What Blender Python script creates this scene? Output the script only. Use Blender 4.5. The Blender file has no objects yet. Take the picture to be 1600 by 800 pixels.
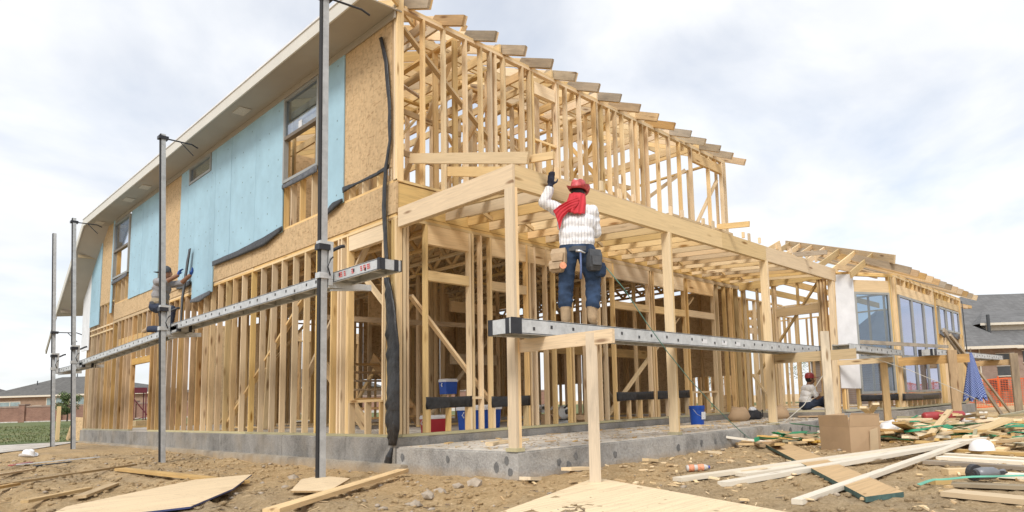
import bpy, bmesh, math, random
from mathutils import Vector, Matrix, noise
R = random.Random(7)
rad = math.radians
scene = bpy.context.scene
C = scene.collection

# ------------------------------------------------------------------ camera
cam_d = bpy.data.cameras.new('camera')
cam = bpy.data.objects.new('camera', cam_d); C.objects.link(cam)
cam_d.sensor_width = 36.0
cam_d.lens = 1028.905 / 1600 * 36
cam_d.shift_x = -130.0 / 1600
cam_d.shift_y = 109.9 / 1600
cam_d.clip_start = 0.05; cam_d.clip_end = 3000
_y, _p, _r = rad(-48.6925), rad(6.3856), rad(1.8074)
_fw = Vector((-math.sin(_y)*math.cos(_p), math.cos(_y)*math.cos(_p), math.sin(_p)))
_rt = Vector((math.cos(_y), math.sin(_y), 0)); _up = _rt.cross(_fw)
_r2 = _rt*math.cos(_r) - _up*math.sin(_r); _u2 = _rt*math.sin(_r) + _up*math.cos(_r)
CAM = Vector((-4.8447, -7.8105, 0.4108))
cam.matrix_world = Matrix(((_r2.x, _u2.x, -_fw.x, CAM.x), (_r2.y, _u2.y, -_fw.y, CAM.y), (_r2.z, _u2.z, -_fw.z, CAM.z), (0, 0, 0, 1)))
scene.camera = cam
scene.render.resolution_x = 1024; scene.render.resolution_y = 512

# ------------------------------------------------------------------ world: pale sky with thin broken cloud
SUN_TO = Vector((-0.62, -0.36, 0.72)).normalized()
w = bpy.data.worlds.new('World'); scene.world = w; w.use_nodes = True
nt = w.node_tree; nt.nodes.clear()
def N(nt, t, **k):
    n = nt.nodes.new(t)
    for a, b in k.items(): setattr(n, a, b)
    return n
sky = N(nt, 'ShaderNodeTexSky', sky_type='NISHITA', sun_disc=False)
sky.sun_elevation = math.asin(SUN_TO.z); sky.sun_rotation = math.atan2(SUN_TO.x, SUN_TO.y)
sky.air_density = 1.0; sky.dust_density = 1.6; sky.ozone_density = 1.0
tc = N(nt, 'ShaderNodeTexCoord')
sep = N(nt, 'ShaderNodeSeparateXYZ'); nt.links.new(tc.outputs['Generated'], sep.inputs[0])
zc = N(nt, 'ShaderNodeMath', operation='MAXIMUM'); nt.links.new(sep.outputs['Z'], zc.inputs[0]); zc.inputs[1].default_value = 0.0
za = N(nt, 'ShaderNodeMath', operation='ADD'); nt.links.new(zc.outputs[0], za.inputs[0]); za.inputs[1].default_value = 0.22
dx = N(nt, 'ShaderNodeMath', operation='DIVIDE'); nt.links.new(sep.outputs['X'], dx.inputs[0]); nt.links.new(za.outputs[0], dx.inputs[1])
dy = N(nt, 'ShaderNodeMath', operation='DIVIDE'); nt.links.new(sep.outputs['Y'], dy.inputs[0]); nt.links.new(za.outputs[0], dy.inputs[1])
cmb = N(nt, 'ShaderNodeCombineXYZ'); nt.links.new(dx.outputs[0], cmb.inputs[0]); nt.links.new(dy.outputs[0], cmb.inputs[1])
n1 = N(nt, 'ShaderNodeTexNoise'); n1.inputs['Scale'].default_value = 1.3; n1.inputs['Detail'].default_value = 7; n1.inputs['Roughness'].default_value = 0.52; n1.inputs['Distortion'].default_value = 0.35
nt.links.new(cmb.outputs[0], n1.inputs['Vector'])
r1 = N(nt, 'ShaderNodeValToRGB'); r1.color_ramp.elements[0].position = 0.36; r1.color_ramp.elements[1].position = 0.53
r1.color_ramp.elements[0].color = (0.60, 0.60, 0.60, 1); r1.color_ramp.elements[1].color = (1, 1, 1, 1)
nt.links.new(n1.outputs['Fac'], r1.inputs[0])
n2 = N(nt, 'ShaderNodeTexNoise'); n2.inputs['Scale'].default_value = 1.7; n2.inputs['Detail'].default_value = 5; n2.inputs['Roughness'].default_value = 0.5
nt.links.new(cmb.outputs[0], n2.inputs['Vector'])
r2 = N(nt, 'ShaderNodeValToRGB'); r2.color_ramp.elements[0].position = 0.32; r2.color_ramp.elements[1].position = 0.62
r2.color_ramp.elements[0].color = (0.76, 0.785, 0.83, 1); r2.color_ramp.elements[1].color = (0.95, 0.955, 0.96, 1)
nt.links.new(n2.outputs['Fac'], r2.inputs[0])
skm = N(nt, 'ShaderNodeMix', data_type='RGBA', blend_type='MULTIPLY'); skm.inputs['Factor'].default_value = 1.0
nt.links.new(sky.outputs[0], skm.inputs['A']); skm.inputs['B'].default_value = (0.15, 0.15, 0.15, 1)
mx = N(nt, 'ShaderNodeMix', data_type='RGBA')
nt.links.new(r1.outputs[0], mx.inputs['Factor']); nt.links.new(skm.outputs['Result'], mx.inputs['A']); nt.links.new(r2.outputs[0], mx.inputs['B'])
bg = N(nt, 'ShaderNodeBackground'); bg.inputs['Strength'].default_value = 1.0
nt.links.new(mx.outputs['Result'], bg.inputs['Color'])
wo = N(nt, 'ShaderNodeOutputWorld'); nt.links.new(bg.outputs[0], wo.inputs[0])

sun_d = bpy.data.lights.new('sun', 'SUN'); sun_d.energy = 2.2; sun_d.angle = rad(18); sun_d.color = (1.0, 0.95, 0.87)
sun = bpy.data.objects.new('sun', sun_d); C.objects.link(sun)
sun.rotation_euler = SUN_TO.to_track_quat('Z', 'Y').to_euler(); sun.location = (-20, -10, 30)
scene.view_settings.view_transform = 'Standard'; scene.view_settings.look = 'None'
scene.view_settings.exposure = 0.26; scene.view_settings.gamma = 1.0; scene.view_settings.use_curve_mapping = False

# ------------------------------------------------------------------ materials
def newmat(name):
    m = bpy.data.materials.new(name); m.use_nodes = True
    nt = m.node_tree; b = nt.nodes['Principled BSDF']
    return m, nt, b
def coords(nt, scale, rnd=True, space='Object'):
    tc = N(nt, 'ShaderNodeTexCoord'); mp = N(nt, 'ShaderNodeMapping'); mp.inputs['Scale'].default_value = scale
    nt.links.new(tc.outputs[space], mp.inputs['Vector'])
    if rnd:
        oi = N(nt, 'ShaderNodeObjectInfo'); mu = N(nt, 'ShaderNodeVectorMath', operation='SCALE')
        cb = N(nt, 'ShaderNodeCombineXYZ')
        for i in range(3): nt.links.new(oi.outputs['Random'], cb.inputs[i])
        nt.links.new(cb.outputs[0], mu.inputs[0]); mu.inputs['Scale'].default_value = 57.0
        nt.links.new(mu.outputs[0], mp.inputs['Location'])
    return mp.outputs[0]
def noise_n(nt, vec, scale, detail=4, rough=0.5, dist=0.0):
    n = N(nt, 'ShaderNodeTexNoise'); n.inputs['Scale'].default_value = scale; n.inputs['Detail'].default_value = detail
    n.inputs['Roughness'].default_value = rough; n.inputs['Distortion'].default_value = dist
    nt.links.new(vec, n.inputs['Vector']); return n.outputs['Fac']
def ramp(nt, fac, stops):
    r = N(nt, 'ShaderNodeValToRGB'); e = r.color_ramp.elements
    while len(e) < len(stops): e.new(0.5)
    for el, (p, c) in zip(e, stops): el.position = p; el.color = (*c, 1) if len(c) == 3 else c
    nt.links.new(fac, r.inputs[0]); return r.outputs[0]
def mixc(nt, fac, a, b, mode='MIX'):
    m = N(nt, 'ShaderNodeMix', data_type='RGBA', blend_type=mode)
    if isinstance(fac, (int, float)): m.inputs['Factor'].default_value = fac
    else: nt.links.new(fac, m.inputs['Factor'])
    for k, v in (('A', a), ('B', b)):
        if isinstance(v, tuple): m.inputs[k].default_value = (*v, 1) if len(v) == 3 else v
        else: nt.links.new(v, m.inputs[k])
    return m.outputs['Result']
def bump(nt, b, h, strength=0.3, dist=0.01):
    bn = N(nt, 'ShaderNodeBump'); bn.inputs['Strength'].default_value = strength; bn.inputs['Distance'].default_value = dist
    nt.links.new(h, bn.inputs['Height']); nt.links.new(bn.outputs[0], b.inputs['Normal'])
def mul(c, k): return tuple(max(0, min(1, x*k)) for x in c)

def wood(name, base, var=0.22, stain=0.0, rough=0.72, hue=0.5):
    m, nt, b = newmat(name)
    v = coords(nt, (9, 9, 0.55))
    g = noise_n(nt, v, 4.0, 5, 0.6, 0.9)
    col = ramp(nt, g, [(0.25, mul(base, 1 - var)), (0.5, base), (0.72, mul(base, 1 + var*0.55))])
    v2 = coords(nt, (7, 7, 1.5))
    vo = N(nt, 'ShaderNodeTexVoronoi'); vo.inputs['Scale'].default_value = 1.0; nt.links.new(v2, vo.inputs['Vector'])
    kn = ramp(nt, vo.outputs['Distance'], [(0.08, (1, 1, 1)), (0.20, (0, 0, 0))])
    col = mixc(nt, kn, col, mul((base[0], base[1]*0.78, base[2]*0.6), 0.42))
    if stain:
        v3 = coords(nt, (3, 3, 0.9))
        s = ramp(nt, noise_n(nt, v3, 1.6, 6, 0.65), [(0.5 - 0.1*stain, (0, 0, 0)), (0.75, (1, 1, 1))])
        sm = N(nt, 'ShaderNodeMath', operation='MULTIPLY'); nt.links.new(s, sm.inputs[0]); sm.inputs[1].default_value = 0.35 + 0.4*stain
        col = mixc(nt, sm.outputs[0], col, mul((base[0]*0.8, base[1]*0.8, base[2]*0.86), 0.5))
    oi = N(nt, 'ShaderNodeObjectInfo')
    mr = N(nt, 'ShaderNodeMapRange'); nt.links.new(oi.outputs['Random'], mr.inputs['Value'])
    mr.inputs['To Min'].default_value = 0.74; mr.inputs['To Max'].default_value = 1.12
    m2 = N(nt, 'ShaderNodeMath', operation='MULTIPLY'); nt.links.new(oi.outputs['Random'], m2.inputs[0]); m2.inputs[1].default_value = 7.31
    m3 = N(nt, 'ShaderNodeMath', operation='FRACT'); nt.links.new(m2.outputs[0], m3.inputs[0])
    mr2 = N(nt, 'ShaderNodeMapRange'); nt.links.new(m3.outputs[0], mr2.inputs['Value'])
    mr2.inputs['To Min'].default_value = 0.78; mr2.inputs['To Max'].default_value = 1.22
    hs = N(nt, 'ShaderNodeHueSaturation'); hs.inputs['Hue'].default_value = hue
    nt.links.new(col, hs.inputs['Color']); nt.links.new(mr.outputs[0], hs.inputs['Value']); nt.links.new(mr2.outputs[0], hs.inputs['Saturation'])
    m4 = N(nt, 'ShaderNodeMath', operation='MULTIPLY'); nt.links.new(oi.outputs['Random'], m4.inputs[0]); m4.inputs[1].default_value = 23.7
    m5 = N(nt, 'ShaderNodeMath', operation='FRACT'); nt.links.new(m4.outputs[0], m5.inputs[0])
    mr3 = N(nt, 'ShaderNodeMapRange'); nt.links.new(m5.outputs[0], mr3.inputs['Value']); mr3.inputs['To Min'].default_value = hue - .005; mr3.inputs['To Max'].default_value = hue + .005
    nt.links.new(mr3.outputs[0], hs.inputs['Hue'])
    # small dark scuffs, boot marks and stamps
    v5 = coords(nt, (5, 5, 2.2)); sc5 = ramp(nt, noise_n(nt, v5, 4.0, 6, 0.7), [(0.66, (0, 0, 0)), (0.74, (1, 1, 1))])
    s5 = N(nt, 'ShaderNodeMath', operation='MULTIPLY'); nt.links.new(sc5, s5.inputs[0]); s5.inputs[1].default_value = 0.55
    cfin = mixc(nt, s5.outputs[0], hs.outputs[0], mul((base[0]*.75, base[1]*.75, base[2]*.85), 0.42))
    nt.links.new(cfin, b.inputs['Base Color']); b.inputs['Roughness'].default_value = rough
    b.inputs['Specular IOR Level'].default_value = 0.25
    bump(nt, b, g, 0.25, 0.003)
    return m
def plain(name, col, rough=0.6, metal=0.0, var=0.12, scale=6.0, bmp=0.0, spec=0.4, rnd=True):
    m, nt, b = newmat(name)
    v = coords(nt, (1, 1, 1), rnd)
    g = noise_n(nt, v, scale, 5, 0.6)
    c = ramp(nt, g, [(0.3, mul(col, 1 - var)), (0.7, mul(col, 1 + var))])
    nt.links.new(c, b.inputs['Base Color']); b.inputs['Roughness'].default_value = rough; b.inputs['Metallic'].default_value = metal
    b.inputs['Specular IOR Level'].default_value = spec
    if bmp: bump(nt, b, g, bmp, 0.02)
    return m
def osb(name, base):
    m, nt, b = newmat(name)
    v = coords(nt, (1, 1, 1))
    cols = []
    dst = noise_n(nt, v, 9.0, 3, 0.5)
    vd = N(nt, 'ShaderNodeMixRGB') if False else None
    va = N(nt, 'ShaderNodeTexVoronoi'); va.inputs['Scale'].default_value = 1.0
    mpa = coords(nt, (30, 30, 14)); nt.links.new(mpa, va.inputs['Vector'])
    vb = N(nt, 'ShaderNodeTexVoronoi'); vb.inputs['Scale'].default_value = 1.0
    mpb = coords(nt, (18, 20, 46)); nt.links.new(mpb, vb.inputs['Vector'])
    sa = N(nt, 'ShaderNodeSeparateColor'); nt.links.new(va.outputs['Color'], sa.inputs[0])
    sb = N(nt, 'ShaderNodeSeparateColor'); nt.links.new(vb.outputs['Color'], sb.inputs[0])
    a = ramp(nt, sa.outputs[0], [(0.0, mul(base, 0.72)), (0.35, mul(base, 0.95)), (1.0, mul(base, 1.16))])
    c2 = ramp(nt, sb.outputs[1], [(0.0, mul((base[0], base[1]*0.86, base[2]*0.7), 0.6)), (0.25, base), (1.0, mul(base, 1.14))])
    col = mixc(nt, dst, a, c2)
    nt.links.new(col, b.inputs['Base Color']); b.inputs['Roughness'].default_value = 0.8
    b.inputs['Specular IOR Level'].default_value = 0.2
    return m
def foam_board(name, base):
    m, nt, b = newmat(name)
    v = coords(nt, (1, 1, 1), False)
    g = noise_n(nt, v, 2.2, 5, 0.6)
    col = ramp(nt, g, [(0.36, mul(base, 0.93)), (0.64, mul(base, 1.06))])
    sp = N(nt, 'ShaderNodeSeparateXYZ'); nt.links.new(v, sp.inputs[0])
    def cell(out, size, half):
        d = N(nt, 'ShaderNodeMath', operation='DIVIDE'); nt.links.new(out, d.inputs[0]); d.inputs[1].default_value = size
        f = N(nt, 'ShaderNodeMath', operation='FRACT'); nt.links.new(d.outputs[0], f.inputs[0])
        s = N(nt, 'ShaderNodeMath', operation='SUBTRACT'); nt.links.new(f.outputs[0], s.inputs[0]); s.inputs[1].default_value = 0.5
        a = N(nt, 'ShaderNodeMath', operation='ABSOLUTE'); nt.links.new(s.outputs[0], a.inputs[0])
        l = N(nt, 'ShaderNodeMath', operation='LESS_THAN'); nt.links.new(a.outputs[0], l.inputs[0]); l.inputs[1].default_value = half/size
        return l.outputs[0]
    msk = N(nt, 'ShaderNodeMath', operation='GREATER_THAN'); nt.links.new(noise_n(nt, v, 2.7, 2, .5), msk.inputs[0]); msk.inputs[1].default_value = .44
    q = N(nt, 'ShaderNodeMath', operation='MULTIPLY')
    nt.links.new(cell(sp.outputs['Y'], 0.405, 0.014), q.inputs[0]); nt.links.new(cell(sp.outputs['Z'], 0.30, 0.014), q.inputs[1])
    q2 = N(nt, 'ShaderNodeMath', operation='MULTIPLY'); nt.links.new(q.outputs[0], q2.inputs[0]); nt.links.new(msk.outputs[0], q2.inputs[1]); q = q2
    col = mixc(nt, q.outputs[0], col, (0.16, 0.22, 0.25))
    n2 = ramp(nt, noise_n(nt, v, 26, 3, 0.6), [(0.70, (0, 0, 0)), (0.76, (1, 1, 1))])
    col = mixc(nt, n2, col, mul(base, 0.82))
    nt.links.new(col, b.inputs['Base Color']); b.inputs['Roughness'].default_value = 0.55; b.inputs['Specular IOR Level'].default_value = 0.3
    return m
def concrete(name, base, dirt=0.5):
    m, nt, b = newmat(name)
    v = coords(nt, (1, 1, 1), False)
    g = noise_n(nt, v, 2.0, 8, 0.65, 0.3)
    col = ramp(nt, g, [(0.37, mul(base, 0.60)), (0.5, base), (0.64, mul(base, 1.30))])
    f = noise_n(nt, v, 38, 4, 0.6)
    col = mixc(nt, 0.25, col, ramp(nt, f, [(0.36, mul(base, 0.5)), (0.5, base), (0.64, mul(base, 1.5))]))
    d = ramp(nt, noise_n(nt, v, 0.9, 6, 0.6), [(0.47, (0, 0, 0)), (0.66, (1, 1, 1))])
    dm = N(nt, 'ShaderNodeMath', operation='MULTIPLY'); nt.links.new(d, dm.inputs[0]); dm.inputs[1].default_value = dirt
    col = mixc(nt, dm.outputs[0], col, (0.36, 0.29, 0.20))
    zs = N(nt, 'ShaderNodeSeparateXYZ'); nt.links.new(v, zs.inputs[0])
    zr = N(nt, 'ShaderNodeMapRange'); nt.links.new(zs.outputs['Z'], zr.inputs['Value']); zr.inputs['From Min'].default_value = -0.25; zr.inputs['From Max'].default_value = -0.52
    za_ = N(nt, 'ShaderNodeMath', operation='MULTIPLY'); nt.links.new(zr.outputs[0], za_.inputs[0]); nt.links.new(noise_n(nt, v, 3.0, 6, .65), za_.inputs[1])
    spl = ramp(nt, za_.outputs[0], [(.12, (0, 0, 0)), (.55, (1, 1, 1))]); col = mixc(nt, spl, col, (.42, .30, .17))
    # vertical water streaks
    vs = coords(nt, (7, 7, 0.6), False)
    s = ramp(nt, noise_n(nt, vs, 1.0, 3, 0.5), [(0.55, (0, 0, 0)), (0.75, (1, 1, 1))])
    sm = N(nt, 'ShaderNodeMath', operation='MULTIPLY'); nt.links.new(s, sm.inputs[0]); sm.inputs[1].default_value = 0.3
    col = mixc(nt, sm.outputs[0], col, mul(base, 0.55))
    nt.links.new(col, b.inputs['Base Color']); b.inputs['Roughness'].default_value = 0.9; b.inputs['Specular IOR Level'].default_value = 0.2
    ad = N(nt, 'ShaderNodeMath', operation='ADD'); nt.links.new(g, ad.inputs[0]); nt.links.new(f, ad.inputs[1])
    bump(nt, b, ad.outputs[0], 0.7, 0.015)
    return m
def galv(name, base=(0.60, 0.615, 0.62), metal=0.55, rough=0.45):
    m, nt, b = newmat(name)
    v = coords(nt, (1, 1, 1))
    vo = N(nt, 'ShaderNodeTexVoronoi'); vo.inputs['Scale'].default_value = 26; nt.links.new(v, vo.inputs['Vector'])
    g = noise_n(nt, v, 7, 5, 0.65)
    c = ramp(nt, g, [(0.3, mul(base, 0.72)), (0.55, base), (0.75, mul(base, 1.2))])
    sa = N(nt, 'ShaderNodeSeparateColor'); nt.links.new(vo.outputs['Color'], sa.inputs[0])
    c = mixc(nt, 0.25, c, ramp(nt, sa.outputs[0], [(0, mul(base, 0.8)), (1, mul(base, 1.15))]))
    nt.links.new(c, b.inputs['Base Color']); b.inputs['Metallic'].default_value = metal; b.inputs['Roughness'].default_value = rough
    return m
def glass(name, tint, refl=0.12, gl=(0.86, 0.9, 1.0)):
    m, nt, b = newmat(name); nt.nodes.remove(b)
    out = [n for n in nt.nodes if n.type == 'OUTPUT_MATERIAL'][0]
    tr = N(nt, 'ShaderNodeBsdfTransparent'); tr.inputs[0].default_value = (*tint, 1)
    g = N(nt, 'ShaderNodeBsdfGlossy'); g.inputs['Roughness'].default_value = 0.03; g.inputs[0].default_value = (*gl, 1)
    lw = N(nt, 'ShaderNodeLayerWeight'); lw.inputs['Blend'].default_value = .5
    fr = N(nt, 'ShaderNodeMath', operation='POWER'); nt.links.new(lw.outputs['Facing'], fr.inputs[0]); fr.inputs[1].default_value = 3.5
    ad = N(nt, 'ShaderNodeMath', operation='ADD'); nt.links.new(fr.outputs[0], ad.inputs[0]); ad.inputs[1].default_value = refl; ad.use_clamp = True
    mx = N(nt, 'ShaderNodeMixShader'); nt.links.new(ad.outputs[0], mx.inputs[0]); nt.links.new(tr.outputs[0], mx.inputs[1]); nt.links.new(g.outputs[0], mx.inputs[2])
    nt.links.new(mx.outputs[0], out.inputs[0]); return m
def brick(name, c1, c2, mortar, scale, axis='XZ', rnd=False):
    m, nt, b = newmat(name)
    tc = N(nt, 'ShaderNodeTexCoord'); sp = N(nt, 'ShaderNodeSeparateXYZ'); nt.links.new(tc.outputs['Object'], sp.inputs[0])
    cb = N(nt, 'ShaderNodeCombineXYZ')
    nt.links.new(sp.outputs[axis[0]], cb.inputs[0]); nt.links.new(sp.outputs[axis[1]], cb.inputs[1])
    bt = N(nt, 'ShaderNodeTexBrick'); bt.inputs['Scale'].default_value = scale
    bt.inputs['Color1'].default_value = (*c1, 1); bt.inputs['Color2'].default_value = (*c2, 1); bt.inputs['Mortar'].default_value = (*mortar, 1)
    bt.inputs['Brick Width'].default_value = 0.22; bt.inputs['Row Height'].default_value = 0.075; bt.inputs['Mortar Size'].default_value = 0.008
    nt.links.new(cb.outputs[0], bt.inputs['Vector'])
    g = noise_n(nt, tc.outputs['Object'], 1.3, 4, 0.6)
    c = mixc(nt, 0.5, bt.outputs['Color'], ramp(nt, g, [(0.3, mul(c1, 0.8)), (0.7, mul(c2, 1.1))]))
    nt.links.new(c, b.inputs['Base Color']); b.inputs['Roughness'].default_value = 0.9; return m

M = {}
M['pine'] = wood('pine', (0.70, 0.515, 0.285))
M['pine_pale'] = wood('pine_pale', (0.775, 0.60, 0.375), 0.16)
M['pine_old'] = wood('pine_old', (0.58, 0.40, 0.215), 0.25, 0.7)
M['pine_grey'] = wood('pine_grey', (0.43, 0.355, 0.26), 0.25, 1.0)
M['pine_yellow'] = wood('pine_yellow', (0.66, 0.45, 0.20), 0.25, 0.2)
M['pine_white'] = wood('pine_white', (0.86, 0.79, 0.66), 0.12, 0.0)
M['treated'] = wood('treated', (0.46, 0.42, 0.28), 0.18)
M['ply'] = wood('ply', (0.76, 0.60, 0.385), 0.12, 0.35)
M['osb'] = osb('osb', (0.53, 0.38, 0.22))
M['blue'] = foam_board('blue_foam', (0.33, 0.51, 0.62))
M['white_board'] = plain('white_board', (0.70, 0.71, 0.74), 0.6, 0, 0.10, 3.0)
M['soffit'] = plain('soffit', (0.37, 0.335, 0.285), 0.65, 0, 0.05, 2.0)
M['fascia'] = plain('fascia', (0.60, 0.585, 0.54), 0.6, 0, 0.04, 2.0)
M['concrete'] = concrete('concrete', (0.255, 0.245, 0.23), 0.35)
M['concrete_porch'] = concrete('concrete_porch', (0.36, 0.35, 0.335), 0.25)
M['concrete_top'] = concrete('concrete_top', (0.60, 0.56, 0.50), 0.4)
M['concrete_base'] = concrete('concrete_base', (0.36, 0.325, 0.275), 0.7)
M['galv'] = galv('galv'); M['galv_pole'] = galv('galv_pole', (0.45, 0.46, 0.465), 0.3, 0.55)
M['dark_metal'] = plain('dark_metal', (0.035, 0.037, 0.045), 0.5, 0.3, 0.3)
M['rubber'] = plain('rubber', (0.02, 0.02, 0.022), 0.7)
M['felt'] = plain('felt', (0.022, 0.022, 0.024), 0.38, 0, 0.5, 14, 0.5)
M['felt_grey'] = plain('felt_grey', (0.10, 0.105, 0.12), 0.5, 0, 0.4, 14, 0.4)
M['glass'] = glass('glass', (0.55, 0.65, 0.73), 0.12)
M['glass_sky'] = glass('glass_sky', (0.40, 0.44, 0.55), 0.34, (0.66, 0.69, 0.84))
M['alu'] = plain('alu_frame', (0.34, 0.35, 0.34), 0.45, 0.3, 0.08)
M['brown_frame'] = plain('brown_frame', (0.16, 0.13, 0.10), 0.5)

# ------------------------------------------------------------------ object helpers
def link(o, parent=None):
    C.objects.link(o)
    if parent is not None: o.parent = parent
    return o
def tag(o, label=None, cat=None, group=None, kind=None):
    if label: o['label'] = label
    if cat: o['category'] = cat
    if group: o['group'] = group
    if kind: o['kind'] = kind
    return o
def empty(name, loc=(0, 0, 0), label=None, cat=None, group=None):
    o = bpy.data.objects.new(name, None); o.location = loc; o.empty_display_size = 0.2
    C.objects.link(o); return tag(o, label, cat, group)
_cache = {}
def box_mesh(a, b, l, mat, skew=0.0):
    """box a x b, along local z from 0 to l (shared between alike boards)"""
    k = (round(a, 3), round(b, 3), round(l, 2), mat, skew)
    if k in _cache: return _cache[k]
    me = bpy.data.meshes.new('lumber')
    v = [(x*a/2, y*b/2, z + (skew*y if z else 0)) for z in (0, l) for y in (-1, 1) for x in (-1, 1)]
    f = [(0, 2, 3, 1), (4, 5, 7, 6), (0, 1, 5, 4), (1, 3, 7, 5), (3, 2, 6, 7), (2, 0, 4, 6)]
    me.from_pydata(v, [], f); me.materials.append(M[mat]); _cache[k] = me; return me
def beam(name, p0, p1, tx, ty, mat='pine', parent=None, ref=None, skew=0.0):
    """board from p0 to p1; ty is its size along ref, tx across"""
    p0, p1 = Vector(p0), Vector(p1); d = p1 - p0; l = d.length; z = d/l
    if ref is None: ref = Vector((0, 0, 1)) if abs(z.z) < 0.9 else Vector((0, 1, 0))
    ref = Vector(ref); y = (ref - z*ref.dot(z)).normalized(); x = y.cross(z)
    o = bpy.data.objects.new(name, box_mesh(tx, ty, l, mat, skew))
    mw = Matrix(((x.x, y.x, z.x, p0.x), (x.y, y.y, z.y, p0.y), (x.z, y.z, z.z, p0.z), (0, 0, 0, 1)))
    link(o, parent)
    if parent is not None: mw = Matrix.Translation(-Vector(parent_world(parent))) @ mw
    o.matrix_basis = mw; return o
def parent_world(p):
    v = Vector((0, 0, 0))
    while p is not None: v += p.location; p = p.parent
    return v
def bx(name, x0, x1, y0, y1, z0, z1, mat, parent=None, bev=0.0):
    """axis aligned block; origin at its low corner"""
    me = bpy.data.meshes.new(name)
    bm = bmesh.new(); bmesh.ops.create_cube(bm, size=1.0)
    sx, sy, sz = x1 - x0, y1 - y0, z1 - z0
    for v in bm.verts: v.co = Vector(((v.co.x + .5)*sx, (v.co.y + .5)*sy, (v.co.z + .5)*sz))
    if bev: bmesh.ops.bevel(bm, geom=bm.edges[:], offset=bev, segments=2, affect='EDGES')
    bm.to_mesh(me); bm.free(); me.materials.append(M[mat])
    o = bpy.data.objects.new(name, me); link(o, parent)
    o.location = Vector((x0, y0, z0)) - (parent_world(parent) if parent is not None else Vector((0, 0, 0)))
    return o
class MB:
    """collects shapes into ONE mesh"""
    def __init__(s): s.v = []; s.f = []; s.mi = []
    def add(s, vs, fs, mi=0):
        n = len(s.v); s.v += [tuple(v) for v in vs]; s.f += [tuple(i + n for i in f) for f in fs]; s.mi += [mi]*len(fs)
    def box(s, x0, x1, y0, y1, z0, z1, mi=0):
        s.add([(x, y, z) for z in (z0, z1) for y in (y0, y1) for x in (x0, x1)],
              [(0, 2, 3, 1), (4, 5, 7, 6), (0, 1, 5, 4), (1, 3, 7, 5), (3, 2, 6, 7), (2, 0, 4, 6)], mi)
    def bar(s, p0, p1, tx, ty, ref=None, mi=0):
        p0, p1 = Vector(p0), Vector(p1); z = (p1 - p0).normalized()
        if ref is None: ref = Vector((0, 0, 1)) if abs(z.z) < 0.9 else Vector((0, 1, 0))
        ref = Vector(ref); y = (ref - z*ref.dot(z)).normalized(); x = y.cross(z)
        s.add([p + x*(a*tx/2) + y*(b*ty/2) for p in (p0, p1) for b in (-1, 1) for a in (-1, 1)],
              [(0, 2, 3, 1), (4, 5, 7, 6), (0, 1, 5, 4), (1, 3, 7, 5), (3, 2, 6, 7), (2, 0, 4, 6)], mi)
    def tube(s, pts, r, seg=8, mi=0, cap=True):
        pts = [Vector(p) for p in pts]; rr = r if isinstance(r, (list, tuple)) else [r]*len(pts); n0 = len(s.v)
        for i, p in enumerate(pts):
            t = (pts[min(i+1, len(pts)-1)] - pts[max(i-1, 0)]).normalized()
            a = Vector((0, 0, 1)) if abs(t.z) < 0.9 else Vector((1, 0, 0))
            u = t.cross(a).normalized(); v = t.cross(u)
            for k in range(seg):
                an = 2*math.pi*k/seg; s.v.append(tuple(p + (u*math.cos(an) + v*math.sin(an))*rr[i]))
        for i in range(len(pts)-1):
            for k in range(seg):
                a = n0 + i*seg + k; b = n0 + i*seg + (k+1) % seg
                s.f.append((a, b, b+seg, a+seg)); s.mi.append(mi)
        if cap:
            s.f.append(tuple(n0 + k for k in range(seg))[::-1]); s.mi.append(mi)
            s.f.append(tuple(n0 + (len(pts)-1)*seg + k for k in range(seg))); s.mi.append(mi)
    def lathe(s, prof, c=(0, 0, 0), seg=20, sx=1, sy=1, mi=0):
        n0 = len(s.v)
        for r, z in prof:
            for k in range(seg):
                an = 2*math.pi*k/seg; s.v.append((c[0] + r*sx*math.cos(an), c[1] + r*sy*math.sin(an), c[2] + z))
        for i in range(len(prof)-1):
            for k in range(seg):
                a = n0 + i*seg + k; b = n0 + i*seg + (k+1) % seg
                s.f.append((a, b, b+seg, a+seg)); s.mi.append(mi)
    def build(s, name, mats, parent=None, loc=(0, 0, 0), smooth=False, rot=None):
        me = bpy.data.meshes.new(name); me.from_pydata(s.v, [], s.f)
        for m in ([mats] if isinstance(mats, str) else mats): me.materials.append(M[m])
        if len(me.materials) > 1: me.polygons.foreach_set('material_index', s.mi)
        if smooth: me.polygons.foreach_set('use_smooth', [True]*len(me.polygons))
        bm = bmesh.new(); bm.from_mesh(me); bmesh.ops.recalc_face_normals(bm, faces=bm.faces[:]); bm.to_mesh(me); bm.free()
        o = bpy.data.objects.new(name, me); o.location = loc
        if rot: o.rotation_euler = rot
        return link(o, parent)

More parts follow.
